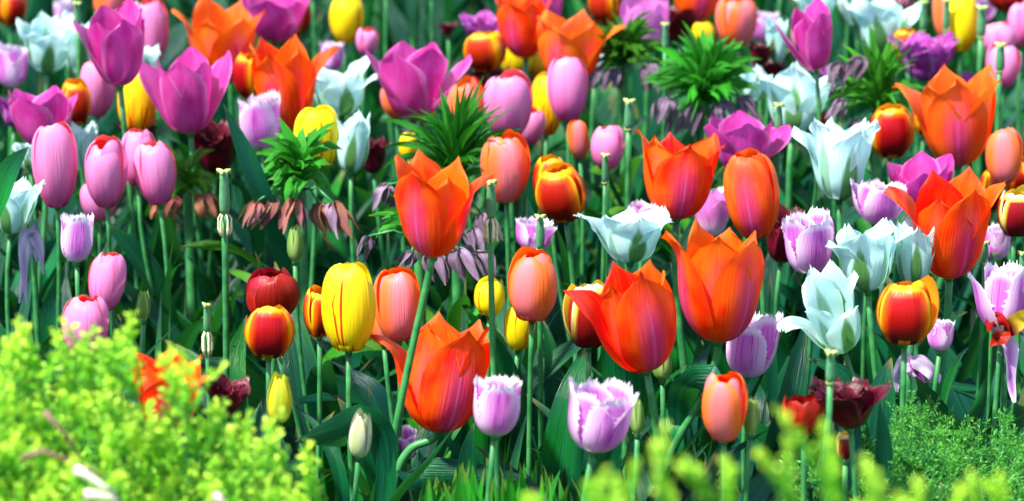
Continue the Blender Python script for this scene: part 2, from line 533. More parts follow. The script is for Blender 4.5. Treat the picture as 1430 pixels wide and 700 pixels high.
STYLE = {  # kind -> (form, default opening, spread of opening, curl, real height the stem carries)
    'orange': ('lily', 0, 2.5, 4), 'apricot': ('lily', 3, 3, 6), 'pink': ('egg', .5, 3, -1), 'salmon': ('egg', .5, 3, -1),
    'magenta': ('goblet', 1, 3.5, 0), 'rose': ('goblet', 0, 3, -10), 'yellow': ('egg', -1, 1.5, -6), 'flamed': ('egg', 0, 2, 0),
    'goblet': ('cup', 1, 2, -3), 'tricolour': ('cup', 4, 3, 6), 'white': ('wide', -1, 5, 4), 'lilac': ('fringe', 1, 5, 0),
    'burgundy': ('parrot', 3, 9, 10), 'red': ('cup', 5, 5, 10), 'plum': ('parrot', 4, 10, 10), 'green': ('bud', 0, 0, 0),
    'cream': ('bud', 0, 0, 0), 'lime': ('bud', -1, 0, 0),
}
GROUP = {
    'orange': 'orange lily-flowered tulips', 'apricot': 'orange lily-flowered tulips', 'pink': 'pink egg-shaped tulips', 'salmon': 'salmon egg-shaped tulips',
    'magenta': 'magenta open tulips', 'rose': 'magenta open tulips', 'yellow': 'yellow tulips with red streaks', 'flamed': 'yellow tulips with red streaks',
    'goblet': 'dark red tulips with yellow edges', 'tricolour': 'dark red tulips with yellow edges', 'white': 'white tulips with green flames',
    'lilac': 'lilac fringed tulips', 'burgundy': 'burgundy ruffled tulips', 'red': 'red tulips', 'plum': 'plum ruffled tulips',
    'green': 'closed tulip buds', 'cream': 'closed tulip buds', 'lime': 'closed tulip buds',
}


def leaf_points(path, width, fold=0.5, twist=0.0, az=0.0, nu=7, wavy=0.0, rg=rng, shape=(.45, .72, .92, 1, .98, .88, .68, .4, .02)):
    """A strap leaf along a list of points; az is the direction its inner face looks to."""
    pts = np.array([list(p) for p in path], float)
    n = 14
    t0 = np.linspace(0, 1, len(pts))
    t = np.linspace(0, 1, n)
    C = np.stack([np.interp(t, t0, pts[:, k]) for k in range(3)], 1)
    for _ in range(4):
        C[1:-1] = .25 * C[:-2] + .5 * C[1:-1] + .25 * C[2:]
    T = np.gradient(C, axis=0)
    T /= np.linalg.norm(T, axis=1)[:, None]
    wd = knots(t, shape) * width / 2
    us = np.linspace(-1, 1, nu)
    P = np.zeros((n, nu, 3))
    ph = rg.uniform(0, 6.28)
    for j in range(n):
        a = az + twist * t[j]
        f = np.array([math.sin(a), -math.cos(a), 0.0])
        side = np.cross(f, T[j])
        side /= max(np.linalg.norm(side), 1e-6)
        nrm = np.cross(T[j], side)
        fo = fold * (1 - .55 * t[j])
        for i, u in enumerate(us):
            off = abs(u) ** 1.3 * fo * wd[j] + wavy * wd[j] * abs(u) * math.sin(9 * t[j] + ph + (1.5 if u > 0 else 0))
            P[j, i] = C[j] + side * (u * wd[j]) + nrm * off
    U, V = np.meshgrid(us * .5 + .5, t)
    return P, U, V


def random_leaf_path(foot, az, length, lean, droop, rg, top=9):
    """Points of a leaf that rises from the foot, leaning towards az and drooping at its tip."""
    p = np.array(foot, float)
    pts = [p.copy()]
    d = np.array([math.sin(az), -math.cos(az)])
    ang = R(lean * .35)
    for k in range(9):
        s_ = (k + 1) / 9
        a = ang + R(lean) * s_ * .65 + R(droop) * s_ ** 3
        st = length / 9
        p = p + np.array([d[0] * math.sin(a) * st, d[1] * math.sin(a) * st, math.cos(a) * st])
        if p[2] > top:
            p[2] = top
        pts.append(p.copy())
    return pts


def stem_curve(foot, top, sag, axis):
    """From the ground to the head: leaves the ground upright, meets the head along its axis."""
    f, t = Vector(foot), Vector(top)
    L = (t - f).length
    c1 = f + Vector((sag, 0, L * .4))
    c2 = t - axis * L * .3
    out = []
    for k in range(13):
        s_ = k / 12
        out.append((1 - s_) ** 3 * f + 3 * (1 - s_) ** 2 * s_ * c1 + 3 * (1 - s_) * s_ ** 2 * c2 + s_ ** 3 * t)
    return out


HEADS = []


def tulip(kind, bx, by, H, W, label, t=0.0, dy=0.0, phi=None, flop=(), opn=None, curl=None, pitch=None, foot=0.0, form=None, leaves=2, h=0.44, name='tulip', stem_px=None, rot=None):
    rg = np.random.default_rng(int(bx * 31 + by * 7 + H))
    Y = plane_y(by, h) + dy
    top = at(bx, by, Y)
    s = mpp(top)
    form_, d_open, sp_open, d_curl = STYLE[kind]
    form = form or form_
    opn = d_open if opn is None else opn
    curl = d_curl if curl is None else curl
    Hm = H * s / .975
    if form not in ('egg', 'bud', 'cup'):
        Hm *= .94
    Wm = W * s * (.95 if form in ('lily', 'plump') else 1)
    t = t if t else rg.normal() * 4
    pitch = rg.normal() * 5 if pitch is None else pitch
    Rm = Matrix.Rotation(R(t), 4, 'Y') @ Matrix.Rotation(R(pitch), 4, 'X')
    axis = (Rm @ Vector((0, 0, 1))).normalized()
    footp = Vector((top.x + foot * s + rg.normal() * .022, top.y + rg.uniform(-.02, .03), 0))
    th = thing(name, label, 'tulip', footp, GROUP[kind])
    # stem
    loc = top - footp
    sb = MB()
    if stem_px:
        pts = [Vector((0, 0, 0))] + [at(a, b, Y) - footp for a, b in stem_px] + [loc]
        arr = np.array([list(p) for p in pts])
        tt = np.linspace(0, 1, len(pts))
        q = np.linspace(0, 1, 26)
        C = np.stack([np.interp(q, tt, arr[:, k]) for k in range(3)], 1)
        for _ in range(5):
            C[1:-1] = .25 * C[:-2] + .5 * C[1:-1] + .25 * C[2:]
        pts = [Vector(c) for c in C]
    else:
        pts = stem_curve((0, 0, 0), loc, rg.normal() * .022, axis)
    rs = max(.0021, min(.0034, Wm * .055))
    sb.tube(pts, [rs * (1.15 - .25 * k / len(pts)) for k in range(len(pts))], 8)
    e = Rm.to_3x3()
    sb.tube([loc + e @ Vector((0, 0, q)) for q in (-.004, 0, .012 * Hm, .02 * Hm)], [rs, rs * 1.35, rs * 1.3, rs * .6], 8)
    sb.build('stem', M_STEM, th)
    # flower: receptacle with pistil and stamens, six petals under it
    fb = MB()
    fb.tube([e @ Vector((0, 0, q * Hm)) for q in (.02, .1, .3, .34, .37)], [.002, .0028, .0026, .0042, .002], 6)
    for k in range(6):
        a = k * math.pi / 3 + .3
        d = Vector((math.cos(a), math.sin(a), 0))
        fb.tube([e @ (d * .003 + Vector((0, 0, .02 * Hm))), e @ (d * (.1 * Wm) + Vector((0, 0, .2 * Hm))), e @ (d * (.13 * Wm) + Vector((0, 0, .3 * Hm)))], [.0008, .0012, .0014], 5)
    fl = fb.build('flower', M_ANTHER if kind in ('orange', 'magenta', 'red', 'burgundy', 'goblet') else M_STAMEN, th)
    fl.location = loc
    phi0 = rg.uniform(0, 120) if phi is None else phi
    spec = []
    for i in range(6):
        inn = i >= 3
        p = phi0 + (i * 120 if i < 3 else 60 + (i - 3) * 120)
        spec.append([p, opn + rg.normal() * sp_open * (.25 if inn else .6) - (.8 if inn else 0), curl + rg.normal() * sp_open * (.5 if inn else 1), 1 + rg.normal() * .04])
    for fp, fo, fc in flop:
        i = min(range(6), key=lambda k: abs((spec[k][0] - fp + 180) % 360 - 180))
        spec[i][1], spec[i][2] = fo, fc
    E = np.array(e)
    rings = [(0, spec)]
    if form == 'parrot':               # double flowers carry a second, smaller set
        rings.append((1, [[p + 30, o - 14, c - 10, .8] for p, o, c, l in spec]))
    for ring, sp_ in rings:
        for i, (p, o, c, l) in enumerate(sp_):
            P, U, V = petal_points(form, Hm, Wm * (1 if ring == 0 else .7), R(p + rg.normal() * 3), i >= 3, o, c, l, rg)
            b = MB()
            b.grid(P @ E.T, U, V)
            b.build('petal', petal_mat(kind, i < 3), fl)
    # leaves
    for k in range(leaves):
        az = rg.uniform(0, 6.28)
        ln = min(rg.uniform(.26, .4), max(.12, loc.z - .07))
        P, U, V = leaf_points(random_leaf_path((0, 0, .005), az, ln, rg.uniform(4, 26), rg.uniform(0, 45), rg, min(.37, loc.z - .06)), rg.uniform(.034, .06), rg.uniform(.2, .5), rg.uniform(-.7, .7), az + math.pi, wavy=rg.uniform(0, .2), rg=rg)
        b = MB()
        b.grid(P, U, V)
        b.build('leaf', M_LEAF, th)
    if leaves > 1 and loc.z > .3:      # a smaller leaf that clasps the stem
        q = rg.uniform(.35, .55) * min(1, .44 / loc.z)
        az = rg.uniform(0, 6.28)
        P, U, V = leaf_points(random_leaf_path(pts[min(len(pts) - 1, int(q * len(pts)))], az, rg.uniform(.13, .2), rg.uniform(8, 34), rg.uniform(0, 60), rg, min(.405, loc.z - .035)), rg.uniform(.022, .04), rg.uniform(.4, .8), rg.uniform(-.9, .9), az + math.pi, wavy=rg.uniform(0, .25), rg=rg)
        b = MB()
        b.grid(P, U, V)
        b.build('leaf', M_LEAF, th)
    HEADS.append((th, top, bx, by, Y))
    return th


def hero_leaf(px_path, Y, wpx, az, near, twist=0.3, fold=.4, mat=None, wavy=.1):
    """A leaf one can point at in the photo, a part of the tulip nearest to it."""
    th = near
    pts = [at(a, b, Y + dy_) for a, b, dy_ in px_path]
    base = pts[0].copy()
    pts = [p - th.location for p in pts]
    P, U, V = leaf_points(pts, wpx * mpp(base), fold, twist, az, wavy=wavy)
    b = MB()
    b.grid(P, U, V)
    b.build('leaf', mat or M_LEAF, th)


# ------------------------------------------------------------------ ground
g = MB()
g.quad([(-600, -600, -.012), (600, -600, -.012), (600, 600, -.012), (-600, 600, -.012)])
kind_of(g.build('lawn', M_LAWN), 'structure')
xs, ys = np.linspace(-2.6, 2.6, 60), np.linspace(1.55, 8.2, 70)
X, Yg = np.meshgrid(xs, ys)
Zs = .006 * np.sin(X * 17 + 3 * np.sin(Yg * 9)) * np.sin(Yg * 13 + X * 4) + .004 * rng.normal(size=X.shape)
g = MB()
g.grid(np.stack([X, Yg, Zs], 2), X, Yg)
kind_of(g.build('flower_bed_soil', M_SOIL), 'structure')

# ------------------------------------------------------------------ the tulips, one call each: kind, where its head sits on the stem, head height and width
T = tulip
# orange, lily-flowered
o1 = T('orange', 605, 357, 140, 104, 'tall orange tulip with a pink flush, its bent stem crossing the big one below', dy=-.345, phi=-38, t=1, flop=[(82, 3, 50), (-38, 0, 2), (-90, 0, 10)], stem_px=[(512, 860), (545, 640), (562, 550), (586, 440)])
o2 = T('orange', 612, 603, 162, 116, 'biggest orange tulip low in the bed, one petal rolled outward, on a hooked stem', form='plump', dy=.185, t=6, phi=22, flop=[(-98, 9, 80), (22, 0, 0), (80, 0, 8)], stem_px=[(540, 760), (553, 655), (575, 622), (603, 616)])
o3 = T('orange', 903, 516, 160, 106, 'orange tulip whose long pointed petal sticks out over a yellow and maroon one', form='plump', t=-10, phi=20, flop=[(-100, 8, 56), (20, 0, 0)])
o4 = T('orange', 1003, 476, 165, 112, 'broad orange tulip with a bright magenta stripe down one folded petal', form='plump', t=2, phi=48, flop=[(-95, 3, 40), (48, 0, -3), (100, 1, -6)], stem_px=[(905, 760), (930, 640), (975, 565), (1000, 510)])
o5 = T('orange', 944, 306, 122, 104, 'orange tulip with wide jagged rim in front of the tall mauve flower', t=3, phi=10, flop=[(85, 2, 36), (-85, 0, 10)])
o6 = T('apricot', 1058, 331, 118, 76, 'narrow closed orange tulip striped with violet, leaning beside the jagged rimmed one', t=-9, phi=-8, form='egg', opn=0, curl=0)
o7 = T('orange', 1326, 386, 150, 108, 'open orange star-shaped tulip standing over the yellow edged goblet', t=-1, phi=30, flop=[(-92, 4, 50), (88, 3, 34), (30, -1, 4)])
o8 = T('apricot', 1338, 231, 140, 104, 'light orange tulip with a mauve central stripe and widely spread petals', t=0, phi=4, flop=[(-92, 5, 54), (92, 4, 26), (4, 0, 0)])
T('orange', 400, 182, 136, 84, 'orange tulip with a slim side petal curling out above the round yellow tulip', t=-2, phi=-20, flop=[(80, 4, 58), (-90, 0, 8)])
T('apricot', 308, 117, 118, 88, 'pale orange wide open tulip behind the tall magenta flower', phi=40, flop=[(-90, 8, 25), (90, 6, 20)], dy=.1, stem_px=[(268, 520), (271, 300), (273, 195), (292, 140)])
T('apricot', 797, 120, 106, 92, 'faded orange tulip with pale petals behind the mauve egg-shaped bloom', phi=-30, flop=[(85, 5, 56), (-80, 1, 8)])
T('orange', 734, 80, 92, 72, 'orange tulip with a rosy flank in front of two yellow flamed ones', phi=-35, t=-4)
T('orange', 970, 30, 84, 72, 'orange and rose tulip cut by the upper edge above the spiky green tuft', phi=15)
T('orange', 236, 603, 120, 88, 'orange tulip half hidden by the bright golden juniper', phi=5, flop=[(92, 6, 60), (-92, 5, 30)], t=2)
# pink, egg-shaped
T('pink', 80, 288, 116, 62, 'tallest pale pink egg tulip of the pink trio beside white cup', phi=12, t=-1)
T('pink', 150, 287, 95, 59, 'middle pink egg tulip of the trio, red inside showing at its mouth', phi=-6)
T('pink', 193, 259, 76, 50, 'pink egg tulip tucked behind two others, stem hidden', phi=20)
T('pink', 223, 285, 83, 56, 'pink egg tulip leaning towards its neighbour, salmon streak on one petal', phi=25, t=-8)
T('pink', 139, 306, 54, 50, 'pink tulip peeping out beneath the middle one of the pink trio', dy=.2)
T('pink', 146, 433, 78, 51, 'small pink tulip with ribbed petals above the rosy red-mouthed one', t=6, phi=-30)
p7 = T('pink', 118, 496, 83, 64, 'rosy pink tulip with red mouth rising over the golden juniper', phi=-15)
T('pink', 710, 191, 86, 66, 'large bright pink egg tulip directly above the peach coloured one', phi=25)
T('pink', 793, 168, 88, 57, 'mauve pink egg tulip standing before the faded orange one', phi=8, pitch=-3)
T('pink', 848, 236, 58, 46, 'small round pink tulip with a bright red mouth', phi=-20, opn=2)
T('pink', 136, 161, 76, 48, 'pink salmon tulip between the two stemmed yellow and magenta flowers', dy=.05)
T('pink', 214, 84, 80, 50, 'pink tulip with white sheen peeping out behind the tallest magenta one', phi=40)
T('pink', 737, 200, 48, 44, 'mauve tulip mostly hidden behind the large bright pink egg', dy=.14)
T('pink', 1398, 80, 46, 46, 'light pink tulip with ragged rim beneath the bright one at the edge', phi=50, opn=3)
T('pink', 1399, 122, 56, 46, 'pale pink tulip with an orange mouth and a bare pod before it', opn=3)
T('pink', 1426, 64, 58, 42, 'deep pink tulip cut by the frame edge, red at its side')
T('salmon', 553, 163, 46, 38, 'pale peach tulip under the wide open magenta star', dy=.1)
T('pink', 511, 77, 36, 30, 'tiny pale pink tulip behind the yellow egg at the top')
T('rose', 994, 330, 66, 48, 'soft pink tulip showing between two big orange flowers', dy=.28)
# salmon, egg-shaped
s1 = T('salmon', 557, 476, 98, 64, 'salmon pink tulip with orange rim next to the big yellow egg', phi=15, dy=.06)
T('salmon', 536, 480, 52, 34, 'rosy tulip edge squeezed between big yellow egg and salmon one', dy=.16)
s2 = T('salmon', 743, 446, 98, 71, 'peach orange barrel-shaped tulip with flat open top above a yellow one', phi=-28, opn=-1, form='cup')
s3 = T('salmon', 1011, 614, 94, 62, 'salmon egg tulip with orange tip standing next to slim grey green buds', phi=-10)
T('salmon', 707, 281, 92, 67, 'peach and pink tulip right under the large bright pink egg', phi=15, t=-2)
T('salmon', 650, 191, 76, 51, 'pale peach tulip behind the spiky green leaves of the fritillary', phi=30)
T('salmon', 810, 220, 52, 31, 'small slim peach tulip beside the round red-mouthed pink one')
T('salmon', 1027, 64, 66, 57, 'rounded coral tulip behind the spiky tuft near the top', phi=30)
T('salmon', 1402, 256, 71, 51, 'coral egg tulip over two dark yellow-edged cups', phi=-12)
T('salmon', 152, 30, 54, 44, 'orange salmon tulip at the top behind the tallest magenta flower')
T('salmon', 1318, 52, 66, 30, 'thin salmon tulip behind the pale yellow one', dy=.05)
# magenta, open
T('magenta', 168, 119, 114, 74, 'tallest magenta tulip, dark front petal rolled open, over the yellow flamed one', dy=-.35, phi=30, t=-3, flop=[(-92, 9, 22), (92, 2, 4), (30, 3, 2)])
m2 = T('magenta', 266, 186, 118, 76, 'magenta tulip with two spread side petals on a double looking stem', dy=-.05, phi=-5, flop=[(-95, 15, 2), (95, 15, 4), (-5, 0, -5)])
T('magenta', 62, 206, 84, 74, 'magenta tulip opening like a bowl above the tallest pale pink egg', phi=-20, opn=6)
T('magenta', 577, 166, 108, 86, 'wide open magenta star tulip over the spiky fritillary leaves', phi=-28, t=3, flop=[(-60, 22, 0), (92, 20, 2), (-20, 8, 0)])
T('magenta', 1036, 238, 82, 84, 'mauve tulip with one thin petal sticking out behind two orange ones', phi=0, flop=[(92, 30, 0), (-88, 22, -25)])
T('magenta', 1140, 97, 92, 54, 'dark magenta tulip with a long swept back petal above the white group', dy=-.38, phi=35, t=-8, flop=[(-92, 16, 6), (35, 0, -3)])
T('plum', 1292, 112, 62, 66, 'ragged purple tulip with curled petals behind the light orange one', phi=10)
T('magenta', 384, 58, 74, 74, 'magenta open tulip cut by the upper edge behind the slim petalled orange one', opn=9)
T('rose', 904, 72, 82, 66, 'pale rose tulip with a white base near the top', phi=-20, t=-2, pitch=8)
T('magenta', 1290, 296, 78, 70, 'purple tulip behind the open orange star', opn=7, phi=0)
T('plum', 1165, 140, 46, 44, 'withered purple tulip under the swept back magenta one')
T('plum', 674, 62, 44, 40, 'wilted pink purple tulip with hanging petals beside the orange and yellow pair', opn=16)
# yellow, red streaked
y1 = T('yellow', 487, 490, 117, 79, 'big bright yellow egg tulip with thin red streaks', phi=-14, t=1)
T('yellow', 442, 238, 88, 65, 'round yellow tulip with a red blotch under the slim petalled orange one', phi=12, t=2)
T('yellow', 482, 59, 66, 49, 'yellow egg tulip at the top with a red base')
T('flamed', 190, 186, 82, 55, 'yellow tulip with red flames crossed by the magenta stem', phi=4)
T('flamed', 763, 188, 82, 48, 'yellow tulip flamed dark red, half behind the mauve egg', dy=.15, phi=-10)
T('yellow', 720, 106, 62, 54, 'yellow tulip partly covered by the rosy flanked orange one', dy=.25)
T('flamed', 745, 108, 36, 34, 'small red flamed yellow cup tucked under the faded orange one', dy=.28)
T('yellow', 683, 440, 50, 44, 'small yellow cup crossed by a thin pod stem', dy=.1, form='cup')
T('yellow', 723, 488, 63, 45, 'yellow tulip beneath the peach orange barrel', dy=.2)
T('yellow', 1342, 72, 80, 47, 'pale yellow tulip with one red spot near the top edge')
T('yellow', 590, 168, 34, 36, 'yellow tulip glimpsed through the fritillary tuft', dy=.1)
T('yellow', 568, 222, 36, 26, 'yellow tulip sliver under the spiky tuft', dy=.1)
T('flamed', 985, 68, 36, 32, 'tiny yellow and red tulip behind the spiky tuft', dy=.1)
b10 = T('lime', 390, 590, 68, 35, 'greenish yellow closed bud beneath the red cup', t=2, foot=8)
# dark red with yellow edges
T('goblet', 375, 498, 68, 69, 'red cup with pale yellow rims in front of the deep red open one', phi=2)
T('goblet', 790, 307, 76, 71, 'round orange red cup with yellow rims, front one of a close pair', phi=-14)
T('goblet', 770, 287, 68, 52, 'orange red cup with yellow rims hidden behind its twin', phi=20)
T('tricolour', 822, 484, 84, 64, 'maroon, yellow and white tulip opening beside the long pointed orange petal', phi=6, flop=[(-90, 10, 10)])
T('goblet', 1263, 479, 84, 80, 'large red cup with golden rims and one petal opening sideways', phi=-8, flop=[(92, 9, 18)], dy=-.05)
T('goblet', 1243, 218, 68, 64, 'orange red round cup beside the ruffled white tulip', phi=5)
T('tricolour', 1416, 329, 63, 50, 'maroon and yellow cup near the frame edge, below the coral egg', phi=10)
T('goblet', 1388, 291, 55, 44, 'dark cup half behind the coral egg', dy=.25)
T('goblet', 1430, 272, 48, 40, 'dark yellow-edged cup cut by the frame behind the coral egg', dy=.2)
T('goblet', 14, 34, 46, 42, 'dark orange cup in the upper corner')
T('goblet', 108, 174, 60, 42, 'golden orange cup beside the bowl-shaped magenta flower', phi=20)
T('goblet', 446, 469, 66, 44, 'red orange cup hidden behind the big yellow egg', phi=30)
T('goblet', 680, 98, 54, 58, 'dark red cup with orange rim behind the wilted pink flower')
T('goblet', 415, 47, 52, 40, 'dark red cup behind the magenta flower at the top', dy=.1)
T('goblet', 350, 137, 60, 44, 'orange red cup squeezed between magenta and orange flowers', dy=.06)
T('goblet', 1266, 86, 42, 38, 'small red cup with crumpled yellow top', opn=4)
T('goblet', 845, 32, 56, 46, 'golden orange cup at the top beside the pale rose flower')
T('goblet', 1290, 187, 52, 36, 'orange red cup mostly covered by the light orange spread flower', dy=.1)
T('red', 1405, 14, 44, 58, 'deep red tulip in the upper corner')
# white, green flamed
T('white', 66, 99, 74, 66, 'white tulip with a green base in the upper corner group', phi=10)
T('white', 110, 102, 84, 50, 'white tulip behind a dark pod stem', phi=30, dy=.08)
w3 = T('white', 14, 326, 78, 58, 'white cup with dark green flames at the frame edge', phi=-14, opn=-2)
T('white', 476, 161, 70, 74, 'spread white tulip above the closed white one with green flame', phi=20, flop=[(90, 18, 22)])
T('white', 490, 241, 80, 54, 'closed white tulip with a green flame beside the round yellow one', phi=-4, opn=-5, curl=-6)
T('white', 880, 366, 74, 84, 'wide open white tulip above the big pointed orange flower', phi=12, flop=[(-80, 8, 14), (80, 8, 14)])
T('white', 1172, 279, 114, 80, 'tall ruffled white tulip with crinkled petals', phi=15, flop=[(-90, 4, 26), (80, 1, 12)], dy=-.03)
T('white', 1106, 186, 98, 84, 'white tulip with petals spread wide, crossed by the magenta stem', phi=0, flop=[(-88, 10, 30), (88, 10, 30)])
T('white', 1232, 76, 82, 66, 'white tulip with ribbon-like petals near the top', phi=-10, flop=[(88, 18, 20), (-70, 6, 25)])
w10 = T('white', 1212, 406, 92, 80, 'flared white tulip with two green flames left of the closed one', phi=-20, flop=[(-90, 10, 36), (90, 8, 30)])
T('white', 1276, 399, 90, 54, 'closed white tulip with a broad green flame beside the orange star', phi=6, opn=-4, curl=-4)
w12 = T('white', 1178, 488, 116, 72, 'loosely twisted white tulip with green veins leaning sideways', phi=20, t=-20, pitch=16, flop=[(-90, 12, 44), (20, 5, 30), (80, 4, 10)])
T('white', 1142, 42, 58, 46, 'white tulip with green flame behind the swept back magenta petal', phi=0)
T('white', 1086, 88, 64, 32, 'narrow green and white tulip behind the dark magenta one', opn=-4)
T('white', 120, 236, 66, 34, 'crumpled white tulip between the pink eggs', dy=.12)
T('white', 42, 236, 40, 30, 'white petals peeping out behind the tallest pale pink egg', dy=.1)
T('white', 202, 108, 42, 42, 'white tulip glimpsed behind the pink one with white sheen', dy=.05)
T('white', 830, 118, 44, 30, 'white tulip sliver behind the mauve egg', dy=.1)
T('white', 1000, 300, 40, 34, 'white petal glimpsed between the two big orange flowers', dy=.3)
# lilac, fringed
l1 = T('lilac', 828, 629, 92, 82, 'lilac fringed tulip, widest of them, low in the bed among broad leaves', phi=24, flop=[(-85, 3, 2), (85, 5, 6), (24, 2, -24)], foot=4)
l2 = T('lilac', 690, 608, 82, 66, 'lilac fringed tulip with white base beside the biggest orange flower', t=5, phi=8, opn=-1, foot=-40)
T('lilac', 1044, 526, 90, 68, 'lilac fringed tulip under the broad magenta striped orange flower', dy=.15, phi=-20, t=5)
T('lilac', 107, 366, 68, 46, 'small lilac fringed tulip under the pink trio', phi=5, opn=-2)
T('lilac', 1131, 381, 84, 66, 'lilac fringed tulip over dark burgundy petals', t=-6, phi=20)
T('lilac', 1222, 312, 60, 62, 'spread lilac fringed tulip between white and purple flowers', opn=7)
T('lilac', 1398, 466, 94, 62, 'pale lilac fringed tulip behind a wilted red flower', phi=40, flop=[(-95, 14, 8)])
T('lilac', 1390, 362, 50, 42, 'lilac tulip behind the open orange star, pods in front', dy=.1)
T('lilac', 742, 350, 44, 48, 'lilac tulip behind a bare pod and the peach orange barrel', opn=4)
T('lilac', 16, 122, 60, 44, 'lilac fringed tulip at the frame edge below white flowers')
T('lilac', 366, 207, 74, 56, 'pale lilac tulip with streaks behind the slim petalled orange one', opn=4)
T('lilac', 570, 640, 44, 30, 'tiny lilac fringed tulip behind the hooked stem', dy=.35)
T('lilac', 1312, 490, 42, 36, 'lilac tulip low behind the orange star stem', dy=.1)
T('lilac', 92, 57, 58, 26, 'white lilac fringed tulip upright at the very top')
T('lilac', 897, 338, 52, 48, 'lilac tulip behind the wide open white one', dy=.06)
# burgundy and red
T('burgundy', 300, 241, 70, 58, 'burgundy ruffled tulip in shade behind the double looking magenta stem', dy=.2)
T('burgundy', 312, 582, 54, 42, 'dark burgundy tulip beside the half hidden orange one')
T('burgundy', 1090, 366, 78, 54, 'burgundy ruffled tulip behind the leaning lilac fringed one', dy=.15)
T('red', 381, 447, 68, 74, 'deep red wide open tulip right behind the red cup', phi=30, opn=4, curl=0, dy=.1)
T('burgundy', 1188, 598, 70, 66, 'burgundy double tulip falling apart behind the bright sprigs', opn=10)
T('burgundy', 1156, 572, 44, 40, 'small ragged burgundy tulip above the bright red drooping one', opn=8, dy=.1)
T('red', 1122, 606, 52, 50, 'bright red drooping tulip with yellow base beside the burgundy double', opn=8, curl=20)
T('red', 1146, 208, 54, 36, 'red tulip between two white ones', dy=.1)
T('burgundy', 522, 242, 50, 36, 'burgundy tulip beside the closed white tulip with green flame', dy=.08)
T('burgundy', 626, 50, 18, 18, 'tiny burgundy head far behind at the top')
T('burgundy', 686, 130, 30, 50, 'burgundy petals under the dark red cup', dy=.1)
T('burgundy', 948, 58, 52, 46, 'burgundy tulip behind the orange and rose one', dy=.1)
T('burgundy', 1062, 92, 34, 28, 'small burgundy tulip beside the coral one')
T('burgundy', 195, 208, 42, 46, 'burgundy tulip in shade under the yellow flamed one', dy=.1)
T('tricolour', 1180, 642, 36, 22, 'small maroon bud below the burgundy double', dy=.1)
# buds
T('green', 412, 364, 48, 23, 'pale green closed bud under the brown fritillary bells')
T('green', 200, 446, 40, 19, 'grey green bud among leaves beside the small pink flower', dy=.05)
b3 = T('cream', 501, 638, 66, 32, 'cream closed bud next to the yellow tulip stem', dy=.12)
T('green', 925, 530, 42, 28, 'green bud beneath the long pointed orange flower', dy=.1)
T('green', 1048, 606, 50, 23, 'slim grey green bud beside the salmon egg', t=4)
T('green', 890, 606, 48, 21, 'slim green bud among leaves beside the widest lilac flower', dy=.1)
for kd, bx, by, H, W, lab in (
        ('lilac', 462, 100, 40, 32, 'pale lilac tulip low behind the yellow egg at the top'), ('pink', 1120, 70, 40, 34, 'small pink tulip behind the swept back magenta flower'),
        ('white', 1196, 34, 44, 40, 'white tulip at the top beside the ribbon-petalled one'), ('burgundy', 1255, 40, 40, 36, 'burgundy tulip at the top beside the ragged purple flower'),
        ('plum', 1362, 150, 44, 42, 'purple tulip behind the light orange spread flower near the pale pinks'), ('lilac', 1372, 30, 40, 38, 'lilac tulip behind a pod at the top beside the pale yellow one'),
        ('plum', 20, 178, 44, 40, 'mauve tulip at the frame edge below the lilac fringed one'), ('white', 1050, 140, 44, 40, 'white tulip low behind the spiky tuft and dark magenta one'),
        ('pink', 1254, 30, 40, 32, 'pink tulip at the top behind the ribbon-petalled white one'), ('magenta', 766, 34, 52, 44, 'magenta tulip at the top between two orange flowers'),
        ('burgundy', 1075, 120, 36, 34, 'dark burgundy tulip behind the spread white tulip'), ('lilac', 1066, 58, 40, 36, 'lilac tulip beside the rounded coral one')):
    T(kd, bx, by, H, W, lab, dy=.12)
# stems whose flowers stand above the picture
for bx, lab in ((436, 'bare tulip stem rising beside the yellow egg at the top'), (566, 'tulip stem rising past the tiny pale pink flower'), (586, 'tulip stem beside the tiny burgundy head'), (603, 'thick tulip stem above the wide open magenta star'),
                (1186, 'tall jointed tulip stem by the ribbon-petalled white flower'), (540, 'tulip stem behind the wide open magenta star'), (884, 'tulip stem under the pale rose flower'), (1090, 'tulip stem behind the swept back magenta flower')):
    T('pink' if bx % 4 else 'lilac', bx, -14 - bx % 7, 70, 50, lab, dy=-.1, leaves=1)

